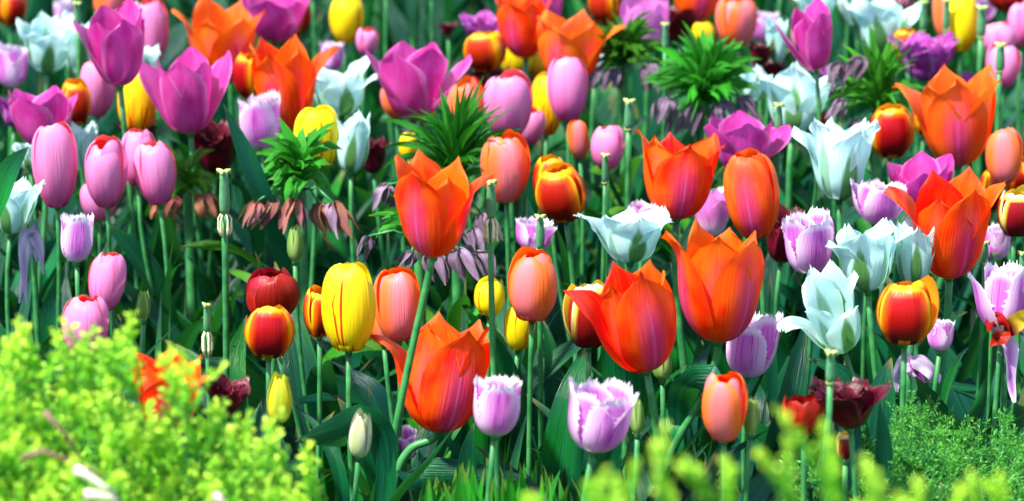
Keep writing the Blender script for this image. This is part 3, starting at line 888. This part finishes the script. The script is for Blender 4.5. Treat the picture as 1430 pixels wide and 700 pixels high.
# ------------------------------------------------------------------ spent tulips: a seed pod on a bare stem
def spent(px, py, length, label, dy=0.0, wpx=13, wither=False, t=0, foot=0.0, h=.46):
    rg = np.random.default_rng(px * 13 + py)
    Y = plane_y(py, h) + dy
    top = at(px, py, Y)
    s = mpp(top)
    L, r = length * s, wpx * s / 2
    footp = Vector((top.x + foot * s + rg.uniform(-.01, .01), top.y + rg.uniform(0, .03), 0))
    th = thing('spent_tulip', label, 'seed pod', footp, 'spent tulips with bare seed pods')
    ax = Matrix.Rotation(R(t), 3, 'Y') @ Vector((0, 0, 1))
    tp = top - footp
    bot = tp - ax * L
    b = MB()
    b.tube(stem_curve((0, 0, 0), bot, rg.uniform(-.01, .01), ax), r * .62, 8)
    b.build('stem', M_STEM, th)
    b = MB()                           # three-sided pod
    pts = [bot + ax * L * q for q in np.linspace(0, 1, 9)]
    rad = r * np.array([.7, .95, 1, 1, .97, .92, .86, .8, .75])
    o = len(b.v)
    b.tube(pts, rad, 12)
    vv = np.array(b.v)
    for k in range(9):
        for i in range(12):
            c = np.array(pts[k])
            b.v[k * 12 + i] = tuple(c + (vv[k * 12 + i] - c) * (1 + .12 * math.cos(3 * (2 * math.pi * i / 12))))
    pod = b.build('seed_pod', M_POD, th)
    b = MB()                           # three-lobed stigma
    for k in range(3):
        a = k * 2.094 + rg.uniform(0, .5)
        d = Vector((math.cos(a), math.sin(a), 0))
        b.tube([tp - ax * .001, tp + d * r * .7 + ax * .001, tp + d * r * 1.25 + ax * .0015, tp + d * r * 1.3 - ax * .0015], [r * .5, r * .5, r * .4, r * .2], 6)
    b.build('stigma', M_STIG, pod)
    if wither:
        for k in range(5):
            a = k * 1.26 + rg.uniform(0, .5)
            d = Vector((math.cos(a), math.sin(a), 0))
            b = MB()
            b.tube([bot + d * r * .7, bot + d * r * 1.3 - ax * .004, bot + d * r * 1.25 - ax * .013, bot + d * r * .9 - ax * .019], [.0007, .0008, .0014, .0006], 5)
            b.build('stamen', M_STAMEN, th)
    else:
        b = MB()
        b.tube([bot - ax * .002, bot, bot + ax * .002], [r * .7, r * .85, r * .7], 8)
        b.build('scar_ring', M_STIG, th)
    for k in range(2):
        az = rg.uniform(0, 6.28)
        P, U, V = leaf_points(random_leaf_path((0, 0, .005), az, rg.uniform(.22, .3), rg.uniform(8, 30), rg.uniform(0, 40), rg, tp.z - .1), rg.uniform(.025, .045), .4, rg.uniform(-.6, .6), az + math.pi, rg=rg)
        b = MB()
        b.grid(P, U, V)
        b.build('leaf', M_LEAF, th)


spent(312, 241, 60, 'green seed pod with withered stamens below the burgundy shaded flower', dy=-.3, wpx=15, wither=True)
spent(685, 256, 50, 'green seed pod with dried stamens beside the peach and pink tulip', dy=-.5, wpx=14, wither=True)
spent(878, 143, 38, 'green seed pod with a broad knobby top under the pale rose tulip', dy=-.2, wpx=14)
spent(754, 304, 46, 'seed pod standing in front of the small lilac flower', wpx=12, dy=-.1)
spent(288, 427, 38, 'short seed pod with withered stamens over the half hidden orange tulip', wpx=10, wither=True, dy=-.1)
spent(390, 498, 32, 'small leaning seed pod above the greenish yellow bud', wpx=11, t=-16, dy=.1)
spent(1160, 494, 42, 'pale green seed pod in front of the burgundy double flower', wpx=14, dy=-.2)
spent(845, 218, 38, 'seed pod in front of the small round pink tulip', wpx=10, dy=-.1)
spent(929, 35, 36, 'seed pod against the pale rose tulip at the top', wpx=9, dy=-.3)
spent(1149, 58, 40, 'seed pod behind the dark magenta tulip', wpx=9)
spent(1290, 4, 40, 'seed pod above the ragged purple flower', wpx=10, dy=-.2)
spent(1322, 2, 40, 'seed pod between the ragged purple flower and pale yellow tulip', wpx=10, dy=-.2)
spent(1371, 12, 40, 'seed pod against the pale yellow tulip', wpx=13, dy=-.3)
spent(1397, 64, 36, 'seed pod before the pale pink tulip with orange mouth', wpx=13, dy=-.3)
spent(107, 6, 34, 'dark seed pod in front of the upper white group', wpx=10, dy=-.35)
spent(1376, 340, 28, 'tiny seed pod behind the orange star, twin of the next', wpx=9, dy=.02)
spent(1388, 356, 28, 'tiny lower seed pod beside the orange star', wpx=9)
spent(1087, 148, 36, 'yellow green seed pod before the spread white tulip', wpx=12, dy=-.15)
spent(1428, 355, 24, 'seed pod at the frame edge under the maroon and yellow cup', wpx=11)
spent(205, 18, 30, 'seed pod near the top behind the white group', wpx=9, dy=.3)


# ------------------------------------------------------------------ wilted tulips: petals hanging down from the stem tip
def wilted(px, py, label, petals, dy=0.0, kind='withered', h=.43):
    """petals: (mouth pixel offset dx, dy) lists that each hanging petal follows, then its width and kind"""
    rg = np.random.default_rng(px + py)
    Y = plane_y(py, h) + dy
    top = at(px, py, Y)
    s = mpp(top)
    footp = Vector((top.x, top.y, 0))
    th = thing('wilted_tulip', label, 'tulip', footp, 'wilted tulips')
    b = MB()
    tp = top - footp
    b.tube(stem_curve((0, 0, 0), tp, .006, Vector((0, 0, 1))), .0026, 8)
    st = b.build('stem', M_STEM, th)
    b = MB()
    b.tube([tp - Vector((0, 0, .002)), tp + Vector((0, 0, .003)), tp + Vector((0, 0, .012)), tp + Vector((0, 0, .016))], [.003, .0035, .003, .0015], 8)
    fl = b.build('flower', M_POD, th)
    for path, wpx, kd in petals:
        pts = [tp + Vector((a * s, rg.uniform(-.012, .004) - .01 * (k > 0), -c * s)) for k, (a, c) in enumerate([(0, 0)] + list(path))]
        P, U, V = leaf_points(pts, wpx * s, .5, rg.uniform(-1, 1), rg.uniform(-.5, .5), wavy=.5, rg=rg, shape=(.4, .8, 1, 1, .95, .85, .7, .5, .2), nu=9)
        b = MB()
        b.grid(P, U, V)
        b.build('petal', petal_mat(kd, True), fl)
    for k in range(2):
        az = rg.uniform(0, 6.28)
        P, U, V = leaf_points(random_leaf_path((0, 0, .005), az, .28, rg.uniform(8, 30), rg.uniform(0, 40), rg, .3), .04, .4, rg.uniform(-.6, .6), az + math.pi, rg=rg)
        b = MB()
        b.grid(P, U, V)
        b.build('leaf', M_LEAF, th)


wilted(46, 330, 'wilted lilac tulip with long shrivelled petals under the white cup', [([(-8, -16), (-12, 20), (-8, 88)], 16, 'withered'), ([(6, -14), (14, 10), (16, 50)], 18, 'withered'), ([(2, -20), (2, 10), (6, 30)], 16, 'withered'), ([(-4, 10), (-14, 60), (-18, 88)], 10, 'withered')])
wilted(1270, 496, 'wilted violet tulip with shredded petals above the green juniper', [([(-12, -4), (-20, 18), (-18, 48)], 18, 'withered'), ([(14, 4), (32, 16), (40, 38)], 24, 'withered'), ([(4, 8), (20, 34), (26, 50)], 10, 'plum'), ([(-4, 14), (4, 22), (16, 18)], 14, 'withered')], dy=.1)
wilted(1405, 458, 'wilted tulip of red, yellow and lilac rags below the pale lilac fringed one', [([(-8, -14), (-22, -22), (-26, 0)], 24, 'red'), ([(8, -18), (24, -24), (30, -6)], 26, 'tricolour'), ([(-8, 4), (-18, 10), (-24, 22)], 20, 'red'), ([(2, 20), (4, 60), (10, 98)], 22, 'lilac'), ([(6, -6), (12, -2), (20, 4)], 12, 'burgundy')], dy=-.05)
wilted(672, 66, 'wilted pink tulip with two hanging petals beside the dark red cup', [([(-10, -14), (-14, 8), (-8, 34)], 12, 'withered'), ([(10, -14), (16, 8), (14, 34)], 12, 'withered'), ([(-4, -18), (4, -26), (14, -24)], 16, 'plum')], dy=-.1)
wilted(320, 50, 'mauve drooping petal hanging from a spent tulip over pale orange flower', [([(-8, 4), (-14, 10), (6, 22)], 22, 'plum'), ([(6, 4), (14, 14), (24, 22)], 16, 'plum')], dy=-.1)

# leaves that stand out in the photo
hero_leaf([(515, 760, .02), (548, 690, 0), (598, 640, 0), (640, 590, -.03)], 2.44, 34, .9, o2, .2, .35)
hero_leaf([(520, 770, 0), (545, 690, 0), (540, 620, 0), (514, 540, 0)], 2.47, 34, -.7, o2, .6, .5)
hero_leaf([(482, 780, 0), (476, 660, 0), (448, 600, .02), (406, 562, .04)], 2.5, 24, .5, b10, .5, .4)
hero_leaf([(842, 780, 0), (850, 690, -.01), (846, 640, 0), (866, 576, -.02)], 2.42, 40, -.2, l1, .4, .5, None, .35)
hero_leaf([(765, 790, .1), (780, 680, .1), (796, 560, .1), (818, 484, .14)], 2.5, 62, -.3, l1, .3, .3)
hero_leaf([(1040, 800, .1), (1080, 650, .1), (1105, 540, .12), (1128, 440, .16)], 2.55, 58, .4, s3, .2, .35)
hero_leaf([(1222, 780, 0), (1232, 690, 0), (1234, 620, 0), (1228, 560, 0)], 2.42, 30, 0, w12, .3, .5)
hero_leaf([(1140, 780, 0), (1160, 690, 0), (1186, 620, 0), (1200, 560, 0)], 2.46, 44, .3, w12, .2, .4)
hero_leaf([(410, 420, .05), (372, 290, 0), (340, 210, 0), (312, 145, 0)], 2.95, 30, .4, m2, .2, .4)
hero_leaf([(-20, 330, 0), (0, 270, 0), (14, 230, 0), (40, 205, 0)], 2.85, 34, -.4, w3, .4, .4)
hero_leaf([(640, 790, 0), (655, 690, 0), (650, 640, 0), (662, 590, 0)], 2.46, 30, .2, l2, -.4, .5)
hero_leaf([(700, 780, .12), (722, 660, .12), (730, 580, .12), (716, 500, .12)], 2.6, 46, .5, l2, .5, .3)
hero_leaf([(590, 780, .15), (560, 620, .15), (520, 540, .15), (440, 490, .2)], 2.6, 46, .4, y1, .6, .3)
hero_leaf([(960, 780, .15), (940, 640, .15), (930, 590, .15), (950, 540, .2)], 2.6, 40, -.3, s3, .5, .4)
hero_leaf([(360, 780, .15), (330, 600, .15), (320, 520, .15), (345, 440, .2)], 2.6, 46, -.3, b10, .5, .4)

# ------------------------------------------------------------------ foliage filling the bed between the stems
fol = MB()
rgf = np.random.default_rng(5)
for k in range(2900):
    y = 2.3 + 4.6 * rgf.random() ** 1.15
    x = rgf.uniform(-1, 1) * (.55 + .17 * y)
    az = rgf.uniform(0, 6.28)
    ln = rgf.uniform(.27, .46)
    P, U, V = leaf_points(random_leaf_path((x, y, .0), az, ln, rgf.uniform(2, 30), rgf.uniform(-5, 60), rgf, rgf.uniform(.31, .415)), rgf.uniform(.03, .066), rgf.uniform(.2, .6), rgf.uniform(-.9, .9), az + math.pi, nu=5, wavy=rgf.uniform(0, .25), rg=rgf)
    fol.grid(P, U, V)
for k in range(3000):
    y = 2.3 + 4.2 * rgf.random() ** 1.2
    x = rgf.uniform(-1, 1) * (.5 + .17 * y)
    az = rgf.uniform(0, 6.28)
    P, U, V = leaf_points(random_leaf_path((x, y, .0), az, rgf.uniform(.28, .46), rgf.uniform(2, 26), rgf.uniform(-5, 70), rgf, rgf.uniform(.33, .432)), rgf.uniform(.01, .026), rgf.uniform(.3, .8), rgf.uniform(-1.2, 1.2), az + math.pi, nu=5, wavy=rgf.uniform(0, .3), rg=rgf)
    fol.grid(P, U, V)
kind_of(fol.build('tulip_foliage', M_LEAF), 'stuff')
gr = MB()
for k in range(85):
    px = rgf.uniform(585, 800)
    Y = rgf.uniform(2.3, 2.5)
    tip = at(px, 640 + 26 * abs(rgf.normal()) + (0 if 640 < px < 760 else 14), Y)
    lean = rgf.normal() * .045
    pts = [(tip.x + lean, Y + .01, tip.z - .2), (tip.x + lean * .7, Y, tip.z - .12), (tip.x + lean * .3, Y - .01, tip.z - .05), tuple(tip)]
    pts = [(pts[0][0], pts[0][1] + .01, 0)] + pts
    P, U, V = leaf_points(pts, rgf.uniform(.008, .034), .5, rgf.uniform(-.9, .9), rgf.uniform(-1.2, 1.2), nu=5, rg=rgf)
    gr.grid(P, U, V)
kind_of(gr.build('grass', M_LEAF2), 'stuff')

# ------------------------------------------------------------------ crown imperials gone over: a tuft of leaves with withered bells under it
M_BELL = {k: leaf_mat('withered_bell_' + k, a, b_, c_, .6, .15) for k, a, b_, c_ in (('mauve', (.13, .06, .12), (.4, .32, .44), (.07, .025, .06)), ('rust', (.32, .09, .04), (.5, .2, .13), (.22, .1, .12)))}


def crown_imperial(px, py, label, up, spread, bells, dy=0.0, nleaf=46, h=.46, lw=11, tint='mauve', droop=10):
    rg = np.random.default_rng(px * 3 + py)
    Y = plane_y(py, h) + dy
    c = at(px, py, Y)
    s = mpp(c)
    footp = Vector((c.x, c.y, 0))
    th = thing('crown_imperial', label, 'fritillary', footp, 'crown imperials gone over')
    b = MB()
    z = c.z
    b.tube([(0, 0, 0), (.003, 0, z * .5), (0, 0, z), (0, 0, z + up * s * .3)], [.0055, .005, .0045, .002], 8)
    b.build('stem', M_STEM, th)
    b = MB()
    nleaf = int(nleaf * 1.6)
    for k in range(nleaf):
        az = rg.uniform(0, 6.28)
        q = k / nleaf
        L = (up * (.7 + .6 * rg.random())) * s
        lean = (104 - 84 * q ** 1.0) * spread / 60 * rg.uniform(.65, 1.25)
        base = np.array((0, 0, z + .012 * q * up / 60))
        P, U, V = leaf_points(random_leaf_path(base, az, L, lean, droop + 25 * (1 - q) + rg.normal() * 22, rg), lw * 1.5 * s * rg.uniform(.75, 1.25), .5, rg.uniform(-1.3, 1.3), az + math.pi, nu=5, rg=rg, wavy=.2, shape=(.5, .8, 1, .95, .85, .7, .5, .28, .03))
        b.grid(P, U, V)
    b.build('leaf_tuft', M_LEAF2, th)
    for k in range(12):                # leaves up the lower stem
        az = rg.uniform(0, 6.28)
        P, U, V = leaf_points(random_leaf_path((0, 0, z * rg.uniform(.25, .72)), az, rg.uniform(.09, .15), rg.uniform(40, 85), rg.uniform(0, 60), rg), rg.uniform(.014, .024), .5, rg.uniform(-1, 1), az + math.pi, nu=5, rg=rg)
        b = MB()
        b.grid(P, U, V)
        b.build('leaf', M_LEAF2, th)
    for bx, by, L, wpx in bells:
        tip0 = at(bx, by, Y + rg.uniform(-.03, .0)) - footp
        out = Vector((tip0.x, 0, 0)).normalized() if abs(tip0.x) > .004 else Vector((0, -1, 0))
        b = MB()
        st = Vector((0, 0, z - .002))
        b.tube([st, st + (tip0 - st) * .5 + Vector((0, 0, .008)), tip0], .0011, 6)
        stalk = b.build('bell', M_STEM, th)
        ax = Vector((out.x * .35 + rg.uniform(-.2, .2), rg.uniform(-.3, .1), -1)).normalized()
        for k in range(6):
            a = k * 1.047 + rg.uniform(-.2, .2)
            d = Vector((math.cos(a), math.sin(a), 0))
            r = wpx * s / 2
            Lm = L * s * rg.uniform(.85, 1.1)
            pts = [tip0, tip0 + d * r * .7 + ax * Lm * .15, tip0 + d * r * .9 + ax * Lm * .5, tip0 + d * r * rg.uniform(.3, 1.6) + ax * Lm]
            P, U, V = leaf_points(pts, wpx * s * rg.uniform(.34, .6), .7, rg.uniform(-1.2, 1.2), math.atan2(-d.x, d.y) + math.pi, nu=5, wavy=.3, rg=rg, shape=(.4, .8, 1, 1, 1, .9, .75, .5, .1))
            b = MB()
            b.grid(P, U, V)
            b.build('withered_petal', M_BELL[tint if rg.random() < .8 else 'mauve'], stalk)


crown_imperial(636, 262, 'spiky green tuft of a faded crown imperial under the wide open magenta star', 112, 46, [(566, 262, 42, 26), (540, 258, 34, 24), (672, 300, 40, 26), (660, 320, 36, 24)], nleaf=44, dy=.05, lw=10)
crown_imperial(585, 336, 'leafy crown imperial with grey withered bells behind the tall orange tulip', 78, 68, [(603, 350, 46, 28), (640, 348, 48, 40), (664, 352, 42, 34), (515, 330, 40, 18), (575, 352, 36, 22)], nleaf=40, lw=12, dy=.02)
crown_imperial(985, 146, 'bushy green crown imperial tuft with mauve bells above the jagged rimmed orange tulip', 84, 62, [(930, 138, 34, 30), (946, 152, 40, 22), (972, 150, 42, 22), (1012, 142, 38, 22), (1036, 134, 40, 20), (1000, 150, 34, 20)], nleaf=72, lw=14)
crown_imperial(872, 94, 'dark crown imperial tuft behind the stem of the pale rose tulip', 62, 62, [(845, 94, 36, 24), (905, 92, 40, 26), (860, 98, 30, 20)], nleaf=44, lw=13)
crown_imperial(420, 262, 'crown imperial with rust brown withered bells beneath the round yellow tulip', 74, 78, [(378, 278, 44, 30), (412, 280, 42, 28), (446, 286, 46, 30), (466, 284, 44, 30), (358, 282, 34, 24)], nleaf=34, lw=15, tint='rust', droop=35)
crown_imperial(262, 270, 'crown imperial with orange withered bells behind the pink trio', 58, 70, [(242, 276, 38, 28), (284, 274, 34, 34), (226, 282, 26, 22)], nleaf=16, lw=12, tint='rust', dy=.25, droop=40)
crown_imperial(1226, 158, 'grassy crown imperial tuft between ruffled white and ribbon-petalled white tulips', 84, 50, [(1172, 88, 40, 26), (1202, 80, 36, 26), (1176, 140, 30, 20), (1200, 168, 30, 22)], nleaf=50, lw=9)


# ------------------------------------------------------------------ junipers
def juniper_mat(name, old, mid, tip, rough=.5):
    s = NT(name)
    uv = s.n('ShaderNodeUVMap')
    sep = s.n('ShaderNodeSeparateXYZ')
    s.t.links.new(uv.outputs[0], sep.inputs[0])
    tc = s.n('ShaderNodeTexCoord')
    nz = s.noise(tc.outputs['Object'], 38, 3)
    nz2 = s.noise(tc.outputs['Object'], 500, 1)
    v = s.math('ADD', sep.outputs[1], s.math('MULTIPLY_ADD', nz, 1.1, -.55))
    v = s.math('ADD', v, s.math('MULTIPLY_ADD', nz2, .5, -.25))
    c = s.mix(s.sm(v, .05, .55), old, mid)
    c = s.mix(s.sm(v, .5, 1.05), c, tip)
    return s.surf(c, rough, .35, None, .4)


M_GOLD = juniper_mat('golden_juniper', (.02, .2, .02), (.2, .58, .025), (.62, .86, .08))
M_GREEN = juniper_mat('green_juniper', (.008, .1, .028), (.03, .23, .04), (.1, .4, .045))


def sprig(mb, p, d, L, size, rg, nb=11, spread=.42, per=6, thin=.34):
    """One feathery twig: an axis with side twigs clad in small scale leaves."""
    d = d.normalized()
    x = d.orthogonal().normalized()
    x.rotate(Matrix.Rotation(rg.uniform(0, 6.28), 3, d))
    y = d.cross(x)

    def scales(a, b, n, sz, v0=0, v1=1):
        ax = (b - a)
        for q in range(n):
            c = a + ax * ((q + .5) / n)
            v = Vector(rg.normal(size=3))
            v = (v - ax.normalized() * v.dot(ax.normalized())).normalized()
            u = ax.normalized()
            t = (u * .8 + v * .7).normalized()
            sd = t.cross(v).normalized() * sz * thin
            mb.quad([c, c + t * sz * .5 + sd, c + t * sz, c + t * sz * .5 - sd], v0 + (v1 - v0) * (q + 1) / n)
    bend = Vector(rg.normal(size=3)) * .15
    prev = p
    for k in range(nb):
        q = (k + 1) / nb
        c = p + d * L * q + bend * L * q * q
        scales(prev, c, 3, size, q - 1 / nb, q)
        if k < nb - 1:
            ang = k * 2.2 + rg.uniform(-.4, .4)
            sd = (x * math.cos(ang) + y * math.sin(ang)) * .75 + d * .75
            scales(c, c + sd.normalized() * L * spread * (1 - .75 * q) * rg.uniform(.7, 1.2), per, size, q * .7, min(1, q * .7 + .45))
        prev = c


# the golden juniper that fills the near corner
rj = np.random.default_rng(21)
OUT = np.array([(-160, 470), (0, 466), (28, 474), (48, 505), (66, 545), (84, 500), (108, 468), (128, 500), (150, 478), (172, 474), (180, 610), (196, 650), (225, 658), (245, 645), (262, 640), (282, 645), (304, 622), (330, 592), (372, 606), (396, 640), (420, 655), (452, 690), (480, 730)], float)
Yj = 1.92
cj = at(120, 640, Yj)
jun = thing('juniper', 'bright golden green juniper bush with dry brown twigs in the near corner', 'shrub', (cj.x, cj.y + .05, 0))
jl = Vector(jun.location)
mb = MB()
core = []
for k in range(1700):
    px = rj.uniform(-150, 455)
    top_py = np.interp(px, OUT[:, 0], OUT[:, 1])
    f = rj.random()
    dep = f ** 1.3 * 270
    if f > .14 and abs(px - 95) < 32 and abs(top_py + dep - 590) < 34 and rj.random() < .8:
        continue
    if dep < 150 and rj.random() < .8 - dep / 200:
        continue
    p = at(px + rj.normal() * 5, top_py + dep + 20, Yj + rj.uniform(-.02, .16) - .00035 * dep)
    L = rj.uniform(.018, .034)
    d = Vector((rj.normal() * .3, -.25 + rj.normal() * .3, 1))
    p = p - d.normalized() * L
    sprig(mb, p - jl, d, L * 1.35, rj.uniform(.003, .0044), rj, 13, .27, 4, .28)
for px, py in ((8, 462), (34, 470), (86, 482), (108, 464), (152, 470), (176, 466), (240, 500), (262, 512), (300, 566), (330, 586), (372, 604), (428, 646), (212, 575), (196, 600), (232, 590), (270, 575)):
    for k in range(3):
        L = .04
        p = at(px + rj.normal() * 4, py, Yj + rj.uniform(-.02, .04))
        d = Vector((rj.normal() * .2, rj.normal() * .2, 1))
        sprig(mb, p - d.normalized() * L - jl, d, L, .0042, rj, 13, .3, 5)
for k in range(700):                   # the rest of the bush, below the picture and round its sides
    a, q = rj.uniform(0, 6.28), rj.random() ** .5
    z = rj.uniform(.12, .5)
    wx = .3 * math.sqrt(max(.05, 1 - (z / .75) ** 2))
    p = Vector((wx * math.cos(a) * .8 - .12, .14 * math.sin(a) - .02, z))
    if p.x > .1 or (p.x > .02 and z > .38):
        continue
    d = Vector((math.cos(a) * .7, math.sin(a) * .7, .8))
    sprig(mb, p, d, .06, .008, rj, 9, .45, 4)
mb.build('foliage', M_GOLD, jun)
b = MB()
b.tube([(0, 0, 0), (.005, 0, .2), (-.01, -.01, .4), (-.03, -.02, .52)], [.016, .013, .009, .004], 8)
b.build('trunk', M_BARK, jun)
for pts, r, m in (([(30, 640), (60, 630), (110, 648), (155, 670)], .0018, M_BARK), ([(104, 654), (122, 664), (142, 678), (162, 690)], .0026, M_PALE), ([(62, 575), (78, 592), (96, 612), (112, 640)], .0018, M_BARK), ([(118, 690), (134, 692), (150, 694), (166, 700)], .003, M_PALE), ([(300, 690), (308, 698), (316, 712)], .0024, M_PALE)):
    b = MB()
    b.tube([at(x_, y_, Yj - .06 - .03 * (m is M_PALE)) - jl for x_, y_ in pts], [r * (1.1 - .22 * q_) for q_ in range(len(pts))], 7)
    b.build('branch', m, jun)

# golden sprigs close to the lens, tips of two more junipers standing below the picture
for label, sprigs, cx in (
    ('blurred golden juniper tips close by under the widest lilac tulip', [(747, 694), (826, 672), (850, 686), (872, 660), (908, 636, 934, 694), (941, 690), (968, 632, 1000, 694), (1012, 650, 1022, 700)], 890),
    ('blurred golden juniper tips close by beside the burgundy double tulip', [(1082, 632, 1112, 696), (1132, 586, 1166, 690), (1158, 640, 1176, 694), (1218, 668), (1200, 684), (1282, 676), (1368, 684), (1400, 662, 1406, 700), (1240, 690), (1328, 694)], 1220)):
    Yn = 1.44
    c = at(cx, 760, Yn)
    th = thing('juniper', label, 'shrub', (c.x, c.y, 0), 'golden junipers along the bed edge')
    l0 = Vector(th.location)
    mb = MB()
    for sgt in sprigs:
        tip = at(sgt[0], sgt[1], Yn + rj.uniform(-.03, .03))
        base = at(sgt[2], sgt[3] + 30, Yn) if len(sgt) > 2 else at(sgt[0] + rj.uniform(-8, 14), sgt[1] + 80, Yn)
        d = tip - base
        sprig(mb, base - l0, d, d.length, .0036, rj, 18, .1, 4)
        sprig(mb, base - l0, d, d.length * .97, .0036, rj, 18, .08, 4)
    for k in range(420):
        a, q = rj.uniform(0, 6.28), rj.random() ** .5
        z = rj.uniform(.1, c.z - .03)
        wx = .1 * math.sqrt(max(.08, 1 - (z / (c.z + .06)) ** 2))
        p = Vector((wx * 1.1 * math.cos(a) * q, wx * math.sin(a) * q, z - .03))
        sprig(mb, p, Vector((math.cos(a) * .6, math.sin(a) * .6, .8)), .045, .007, rj, 8, .4, 4)
    mb.build('foliage', M_GOLD, th)
    b = MB()
    b.tube([(0, 0, 0), (.006, 0, .25), (0, 0, c.z - .03)], [.014, .01, .004], 8)
    b.build('trunk', M_BARK, th)

# the feathery green juniper among the tulips
Yg_ = 2.4
c = at(1320, 690, Yg_)
th = thing('juniper', 'feathery mid green juniper below the wilted violet tulip', 'shrub', (c.x, c.y + .02, 0))
l0 = Vector(th.location)
OG = np.array([(1195, 690), (1215, 640), (1245, 590), (1262, 548), (1300, 572), (1340, 592), (1380, 610), (1410, 585), (1440, 620), (1500, 660)], float)
mb = MB()
for k in range(760):
    px = rj.uniform(1200, 1490)
    tp_ = np.interp(px, OG[:, 0], OG[:, 1])
    dep = rj.random() ** 1.1 * 190
    p = at(px, tp_ + dep + 2 + abs(rj.normal()) * 10, Yg_ + .13 - .0012 * dep + rj.normal() * .012)
    d = Vector(((px - 1320) / 240 + rj.normal() * .35, -.3 + rj.normal() * .4, .9))
    L = rj.uniform(.03, .058)
    sprig(mb, p - d.normalized() * L * .8 - l0, d, L, rj.uniform(.0034, .0046), rj, 18, .3, 5, .11)
for k in range(420):
    a = rj.uniform(0, 6.28)
    z = rj.uniform(.08, c.z - .02)
    wx = .09
    mbp = Vector((wx * math.cos(a), wx * math.sin(a), z))
    sprig(mb, mbp, Vector((math.cos(a) * .8, math.sin(a) * .8, .6)), .035, .005, rj, 10, .45, 4, .16)
mb.build('foliage', M_GREEN, th)
b = MB()
b.tube([(0, 0, 0), (.004, 0, .2), (0, 0, c.z)], [.012, .009, .003], 8)
b.build('trunk', M_BARK, th)
